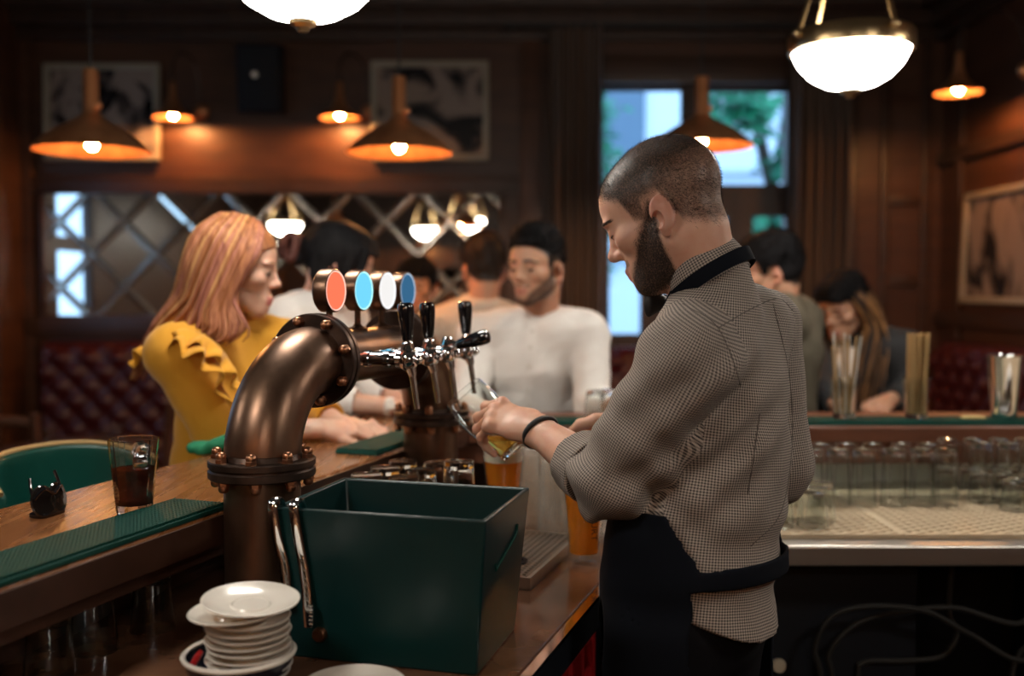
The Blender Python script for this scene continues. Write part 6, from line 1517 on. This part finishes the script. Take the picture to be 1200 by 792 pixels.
# ruffles over both shoulders
def ruffle(path, out, amp, n_=90, w=0.055):
    c = spline(path, n_); vs = []; fs = []
    for side in (0, 1):
        for i, q in enumerate(c):
            o_ = Vector(out[0]).lerp(Vector(out[1]), i / (n_ - 1)).normalized(); t = (c[min(i + 1, n_ - 1)] - c[max(i - 1, 0)]).normalized(); nn = t.cross(o_).normalized()
            for k in range(6):
                s = k / 5; vs.append(q + o_ * (w * s) + nn * (amp * s * math.sin(i * 0.42 + 0.6 * s)) - Vector((0, 0, 0.020)) * s * s + nn * (0.002 * side))
    N_ = n_ * 6
    for i in range(n_ - 1):
        for k in range(5):
            q = i * 6 + k; fs += [(q, q + 1, q + 7, q + 6), (N_ + q + 6, N_ + q + 7, N_ + q + 1, N_ + q)]
        fs += [(i * 6 + 5, N_ + i * 6 + 5, N_ + i * 6 + 11, i * 6 + 11), (i * 6, i * 6 + 6, N_ + i * 6 + 6, N_ + i * 6)]
    return np_mesh('ruffle', np.array([tuple(v) for v in vs]), np.array(fs), M['yellow'], topo)
ruffle([W3(262, 470, 2.36), W3(256, 430, 2.33), W3(236, 404, 2.32), W3(212, 392, 2.37), W3(190, 400, 2.42), W3(180, 412, 2.46)], ((0.35, -0.9, 0.1), (-0.45, -0.8, -0.1)), 0.018, w=0.075)
ruffle([W3(282, 456, 2.37), W3(270, 425, 2.34), W3(250, 400, 2.33), W3(222, 386, 2.37), W3(198, 396, 2.46)], ((0.35, -0.9, 0.1), (-0.7, -0.5, 0.0)), 0.014, w=0.060)
ruffle([W3(330, 440, 2.55), W3(338, 405, 2.60), W3(332, 388, 2.66), W3(316, 392, 2.74)], ((0.75, 0.2, 0.1), (0.6, 0.7, 0.2)), 0.010, n_=50)
# ---- woman with black hair and a bun
s2 = Vector(P(352, 0, 3.16)); B = Vector((s2.x - 0.05, 3.17, 0))
stool((B.x, B.y, 0), math.radians(-125), 'green leather bar stool under the woman with the auburn bun')
J = pose(B, -22, P(372, 374, 3.10), Vector((B.x, B.y, 0.885)), P(370, 356, 3.10),
         dict(ER=P(384, 470, 2.93), WR=P(462, 478, 2.90), EL=P(440, 455, 3.08), WL=P(482, 478, 3.0)), sh=0.165)
p, R, O, topo, cl = figure('woman with black hair and an auburn bun in a white blouse, behind the lit medallions', J, P(394, 314, 3.06), 8, 16, M['skin_f'], ('blouse', M['white_cloth']), fem=True, sleeves=0.62,
    hands=(('R', (0.9, 0.3, -0.1), (0.1, -0.3, 0.93), 1, (20, 30, 15), (0.8, 0.4, 0.2)),), scalp_mask=False)
s = SDF((-0.16, -0.12, -0.13), (0.15, 0.12, 0.18), 0.0036)
s.ell((-0.010, 0, 0.050), (0.112, 0.090, 0.098), k=0.02); s.ell((0.045, 0, 0.055), (0.066, 0.072, 0.064), k=0.03); s.ell((-0.03, -0.07, 0.0), (0.045, 0.02, 0.07), k=0.02); s.ell((-0.03, 0.07, 0.0), (0.045, 0.02, 0.07), k=0.02)
s.cone((0.075, -0.062, 0.075), (0.078, -0.074, -0.03), 0.012, 0.007, k=0.01); s.cone((0.05, -0.07, 0.08), (0.03, -0.082, -0.02), 0.014, 0.008, k=0.01); s.cone((0.09, 0.0, 0.105), (0.104, -0.045, 0.045), 0.012, 0.008, k=0.01)
x, y, z = s.grid(); s.D = np.maximum(s.D, (np.interp(x, [-0.13, -0.03, 0.01, 0.04, 0.07, 0.12], [-0.06, -0.08, -0.04, 0.03, 0.055, 0.070]) - z - 0.09 * (np.abs(y) > 0.060) * (x > 0.02)).astype(np.float32) * 0.8)
s.wrinkle(lambda x, y, z: 0.003 * snoise(x * 0.5, y, z, 90, 8)); V_, F_ = s.mesh(); hr = np_mesh('hair', to_world(V_, R, O), F_, M['hair_k'], p)
bc_ = P(343, 290, 3.06) - B
MB().tube([bc_ + Vector((0.030 * math.cos(a) * math.cos(a * 0.27), 0.024 * math.sin(a * 0.27), 0.036 * math.sin(a))) for a in np.linspace(0, 22, 160)], 0.014, 8).build('bun', M['hair_bun'], hr, smooth=180)
MB().tube(spline([bc_ + Vector((0.0, 0, -0.03)), bc_.lerp(O, 0.35), O + R @ Vector((-0.09, 0, 0.05))], 10), 0.026, 10).build('bun_root', M['hair_k'], hr, smooth=180)
c = lerp(J['ER'], J['WR'], 0.93); Rw = zrot(J['WR'] - J['ER'])
MB().lathe([(0.026, -0.010), (0.030, -0.009), (0.030, 0.009), (0.026, 0.010)], 28, c, Rw, cap=False).build('watch_strap', M['white_cloth'], p)
MB().lathe([(0, 0), (0.015, 0), (0.016, 0.004), (0.014, 0.007), (0, 0.007)], 20, c + Vector((0.005, -0.027, 0.010)), zrot((0.2, -0.9, 0.35))).build('watch', M['porcelain'], p)
# ---- man in the white shirt
B = Vector((P(630, 0, 3.36).x, 3.42, 0)); stool((B.x, B.y, 0), math.radians(180), 'green leather bar stool under the bearded man in the white shirt')
J = pose(B, 258, P(624, 393, 3.28), Vector((B.x, B.y, 0.885)), P(632, 368, 3.29),
         dict(EL=P(694, 478, 3.13), WL=P(728, 470, 2.95), ER=P(545, 480, 3.16), WR=P(590, 484, 2.96)), sh=0.185)
p, R, O, topo, cl = figure('bearded dark-haired man in a white band-collar shirt sitting at the corner of the bar', J, P(630, 318, 3.22), 236, 4, M['skin_t'], ('shirt', M['white_cloth']), beard=0.75, sleeves=0.98, slim=1.04,
    hands=(('L', (0.3, -0.9, -0.1), (0.2, 0.1, 0.95), 1, (25, 35, 20), (0.8, 0.4, 0.2)), ('R', (0.2, -0.9, -0.1), (-0.2, 0.1, 0.95), -1, (25, 35, 20), (0.8, 0.4, 0.2))), wr=0.008)
cap_hair(p, R, O, M['hair_k'], front=0.026, side=0.004, back=0.006, lift=0.016, line=[-0.03, -0.03, 0.0, 0.05, 0.052, 0.052, 0.056, 0.066, 0.080, 0.092, 0.095])
s = SDF((-0.14, -0.11, -0.16), (0.15, 0.11, 0.05), 0.0028); hb = head_sdf((-0.06, 0, -0.16), h=0.0028)
Vb_, Fb_ = hb.mesh(); Nb = vnormals(Vb_, Fb_); strands('beard' if True else '', to_world(Vb_, R, O), to_world(Nb, R, (0, 0, 0)), beard_mask(Vb_) ** 2 + 1e-9, 2600, 0.006, lambda b: (0, 0, -1), M['hair_k'], p, width=0.0005, lift=0.3)
u_ = (O + R @ Vector((-0.03, 0, -0.05)) - J['N']).normalized(); Rn_ = zrot(u_)
MB().lathe([(0.0600, -0.012), (0.0640, -0.012), (0.0620, 0.022), (0.0585, 0.022)], 40, J['N'], Rn_, cap=False).build('band_collar', M['white_cloth'], topo)
Vt = np.array([v.co[:] for v in topo.data.vertices]); Sc = (J['SL'] + J['SR']) / 2
def nearest(pts, V): return [Vector(V[np.argmin(((V - np.array(q)) ** 2).sum(1))]) for q in pts]
pl = nearest([lerp(J['N'] + J['F'] * 0.075, J['Pv'] + J['F'] * 0.15, t) for t in np.linspace(0.02, 0.85, 18)], Vt); pl = spline(pl[::2], 30)
ribbon(pl, 0.030, M['white_cloth'], 'placket', topo, lambda q, i: J['F'], th=0.004)
for i in range(3, 28, 4): MB().lathe([(0, 0), (0.006, 0), (0.006, 0.002), (0, 0.003)], 12, pl[i] + J['F'] * 0.004, zrot(J['F'])).build('button', M['porcelain'], topo)
# ---- man with his back turned
B = Vector((P(562, 0, 3.9).x, 3.92, 0))
J = pose(B, 100, P(560, 383, 3.92), B + Vector((0, 0, 0.93)), P(563, 352, 3.92), dict(EL=P(500, 470, 4.0), WL=P(510, 480, 4.22), ER=P(622, 470, 4.0), WR=P(610, 480, 4.22)), sh=0.18, legs='stand')
p, R, O, topo, cl = figure('dark-haired man in a cream shirt standing with his back turned behind the white-shirted man', J, P(567, 317, 3.95), 106, 4, M['skin_t'], ('shirt', M['cream_cloth']), sleeves=0.98, h=0.004, wr=0.004)
cap_hair(p, R, O, M['hair_d'], front=0.022, side=0.010, back=0.012)
# ---- half-hidden guest further back
B = Vector((P(489, 0, 4.75).x, 4.75, 0))
J = pose(B, 268, P(489, 385, 4.75), B + Vector((0, 0, 0.90)), P(489, 366, 4.75), dict(EL=P(455, 440, 4.75), WL=P(470, 470, 4.58), ER=P(523, 440, 4.75), WR=P(508, 470, 4.58)), sh=0.16, legs='stand')
p, R, O, topo, cl = figure('dark-haired guest far back, only the face showing between medallions and tap handles', J, P(489, 338, 4.70), 262, 6, M['skin_t'], ('top', M['charcoal']), fem=True, h=0.004, scalp_mask=False)
cap_hair(p, R, O, M['hair_k'], front=0.020, side=0.016, back=0.020, line=[-0.10, -0.10, -0.09, -0.06, -0.02, 0.0, 0.02, 0.045, 0.055, 0.06, 0.06])
# ---- man in the olive jacket
B = Vector((P(906, 0, 3.62).x, 3.60, 0)); stool((B.x, B.y, 0), math.radians(180), 'green leather bar stool under the man in the olive jacket')
J = pose(B, 150, P(924, 378, 3.56), Vector((B.x, B.y, 0.885)), P(914, 352, 3.56), dict(EL=P(912, 468, 3.38), WL=P(858, 484, 3.24), ER=P(868, 460, 3.72), WR=P(838, 484, 3.42)), sh=0.195)
p, R, O, topo, cl = figure('man in an olive jacket seen from behind over the bartender\'s shoulder', J, P(905, 322, 3.56), 168, 10, M['skin_t'], ('jacket', M['olive']), sleeves=1.0, slim=1.08, g=0.018, h=0.0036, wr=0.005, hands=(('L', (-0.8, -0.5, -0.1), (0, 0.1, 0.95), -1, (25, 35, 20), (0.8, 0.4, 0.2)),))
cap_hair(p, R, O, M['hair_k'], front=0.028, side=0.016, back=0.018, amp=0.005)
MB().lathe([(0.064, -0.02), (0.072, -0.02), (0.070, 0.028), (0.062, 0.030)], 36, J['N'], zrot((O + R @ Vector((-0.03, 0, -0.05)) - J['N'])), cap=False).build('collar', M['olive'], topo)
# ---- woman in the dark jacket
B = Vector((P(1004, 0, 3.98).x, 4.00, 0)); stool((B.x, B.y, 0), math.radians(180), 'green leather bar stool under the long-haired woman in the dark jacket')
J = pose(B, 232, P(1008, 408, 3.92), Vector((B.x, B.y, 0.835)), P(1002, 392, 3.94), dict(EL=P(1066, 458, 3.80), WL=P(1040, 470, 3.58), ER=P(962, 462, 3.75), WR=P(985, 478, 3.56)), sh=0.175)
p, R, O, topo, cl = figure('woman with long ombre hair in a dark jacket looking down, behind the straw glasses', J, P(989, 362, 3.86), 222, 22, M['skin_t'], ('jacket', M['charcoal']), fem=True, sleeves=0.97, g=0.014, h=0.0036, scalp_mask=False,
    hands=(('L', (-0.55, -0.65, -0.15), (0.3, -0.3, 0.85), 1, (25, 40, 25), (0.8, 0.4, 0.2)),))
hr = cap_hair(p, R, O, M['hair_k'], front=0.016, side=0.014, back=0.018, line=[-0.10, -0.10, -0.09, -0.08, -0.05, 0.0, 0.02, 0.045, 0.06, 0.07, 0.07])
M['ho'] = [hair_mat('dark_root_hair', (0.05, 0.028, 0.018), (0.02, 0.012, 0.01)), hair_mat('honey_hair', (0.36, 0.17, 0.06), (0.20, 0.09, 0.035))]
def hw(x, y, z): return O + R @ Vector((x, y, z))
G1 = [[hw(0.04, 0.03, 0.12), hw(0.045, 0.085, 0.04), hw(0.02, 0.10, -0.06), J['N'] + J['L'] * 0.09 + J['F'] * 0.11 + Vector((0, 0, -0.04)), J['N'] + J['L'] * 0.07 + J['F'] * 0.19 + Vector((0, 0, -0.24))],
      [hw(0.0, 0.03, 0.13), hw(0.0, 0.09, 0.04), hw(-0.02, 0.105, -0.06), J['N'] + J['L'] * 0.11 + J['F'] * 0.09 + Vector((0, 0, -0.04)), J['N'] + J['L'] * 0.10 + J['F'] * 0.185 + Vector((0, 0, -0.27))],
      [hw(-0.04, 0.02, 0.13), hw(-0.07, 0.07, 0.05), hw(-0.08, 0.09, -0.05), J['N'] + J['L'] * 0.13 + J['F'] * 0.06 + Vector((0, 0, -0.03)), J['N'] + J['L'] * 0.13 + J['F'] * 0.16 + Vector((0, 0, -0.24))]]
hair_locks('hair_lock', G1, 170, M['ho'], hr, rad=0.0048, jit=0.017, weights=[1, 1.4])
G2 = [[Vector((q.x, q.y, q.z)) for q in g] for g in ([[hw(0.04, -0.03, 0.12), hw(0.045, -0.085, 0.04), hw(0.02, -0.10, -0.06), J['N'] - J['L'] * 0.11 + J['F'] * 0.06 + Vector((0, 0, -0.06)), J['N'] - J['L'] * 0.10 + J['F'] * 0.12 + Vector((0, 0, -0.2))],
      [hw(-0.04, -0.03, 0.12), hw(-0.07, -0.075, 0.04), hw(-0.08, -0.09, -0.05), J['N'] - J['L'] * 0.12 + Vector((0, 0, -0.06)), J['N'] - J['L'] * 0.13 + J['F'] * 0.08 + Vector((0, 0, -0.2))]])]
hair_locks('hair_lock', G2, 100, M['ho'], hr, rad=0.0048, jit=0.016, weights=[1.4, 1])
Vt = np.array([v.co[:] for v in topo.data.vertices])
pl = nearest([lerp(J['N'] + J['F'] * 0.08, J['Pv'] + J['F'] * 0.16, t) for t in np.linspace(0.1, 0.8, 12)], Vt); ribbon(spline(pl[::2], 20), 0.085, M['white_cloth'], 'blouse_front', topo, lambda q, i: J['F'], th=0.004)
# ------------------------------------------------------------------ empty stool and the dining corner
q = bl(-0.50, 0.78); stool((q.x, q.y, 0), math.radians(-109), 'empty green leather bar stool with a curved back, behind the cola glass', back=True)
t = thing('dining_table', 'small dark wooden dining table in the far left corner', 'table', (-2.05, 4.75, 0))
MB().lathe([(0, 0.72), (0.36, 0.72), (0.37, 0.73), (0.37, 0.745), (0.36, 0.755), (0, 0.755)], 40, cap=False).build('table_top', M['bar_dark'], t); MB().lathe([(0, 0), (0.22, 0), (0.22, 0.015), (0.04, 0.05), (0.032, 0.40), (0.04, 0.70), (0.15, 0.72), (0, 0.72)], 24, cap=False).build('pedestal', M['black'], t)
def chair(loc, rz, label):
    t = thing('dining_chair', label, 'chair', loc, rz, group='dark wooden chairs in the dining corner')
    MB().box((0, 0, 0.455), (0.42, 0.42, 0.035), bev=0.012).build('seat', M['bar_dark'], t)
    for x in (-0.18, 0.18):
        MB().cone((x, -0.18, 0.44), (x * 1.05, -0.19, 0), 0.018, 0.013, 8).build('leg', M['bar_dark'], t); MB().tube([(x, 0.19, 0), (x, 0.19, 0.45), (x, 0.25, 1.02)], 0.018, 8).build('leg', M['bar_dark'], t)
    for z, y in ((0.98, 0.246), (0.82, 0.229), (0.66, 0.212)): MB().tube(spline([(-0.18, y, z), (0, y + 0.03, z + 0.012), (0.18, y, z)], 9), 0.022, 8, True, 0.5, up=(0, 0, 1)).build('back_rail', M['trim'], t)
chair((-2.0, 4.15, 0), math.radians(170), 'dark wooden chair in front of the corner table, back rails facing the bar'); chair((-2.66, 4.78, 0), math.radians(90), 'dark wooden chair at the wall side of the corner table'); chair((-1.6, 4.55, 0), math.radians(-120), 'dark wooden chair on the bar side of the corner table')
for i, (x, y) in enumerate(((-2.2, 4.7), (-1.95, 4.9), (-1.9, 4.6))): tumbler('tumb', (x, y, 0.756), ('empty glass on the corner table, wall side', 'empty glass on the corner table, far side', 'empty glass on the corner table, bar side')[i], 'glasses on the corner table', upside=False)
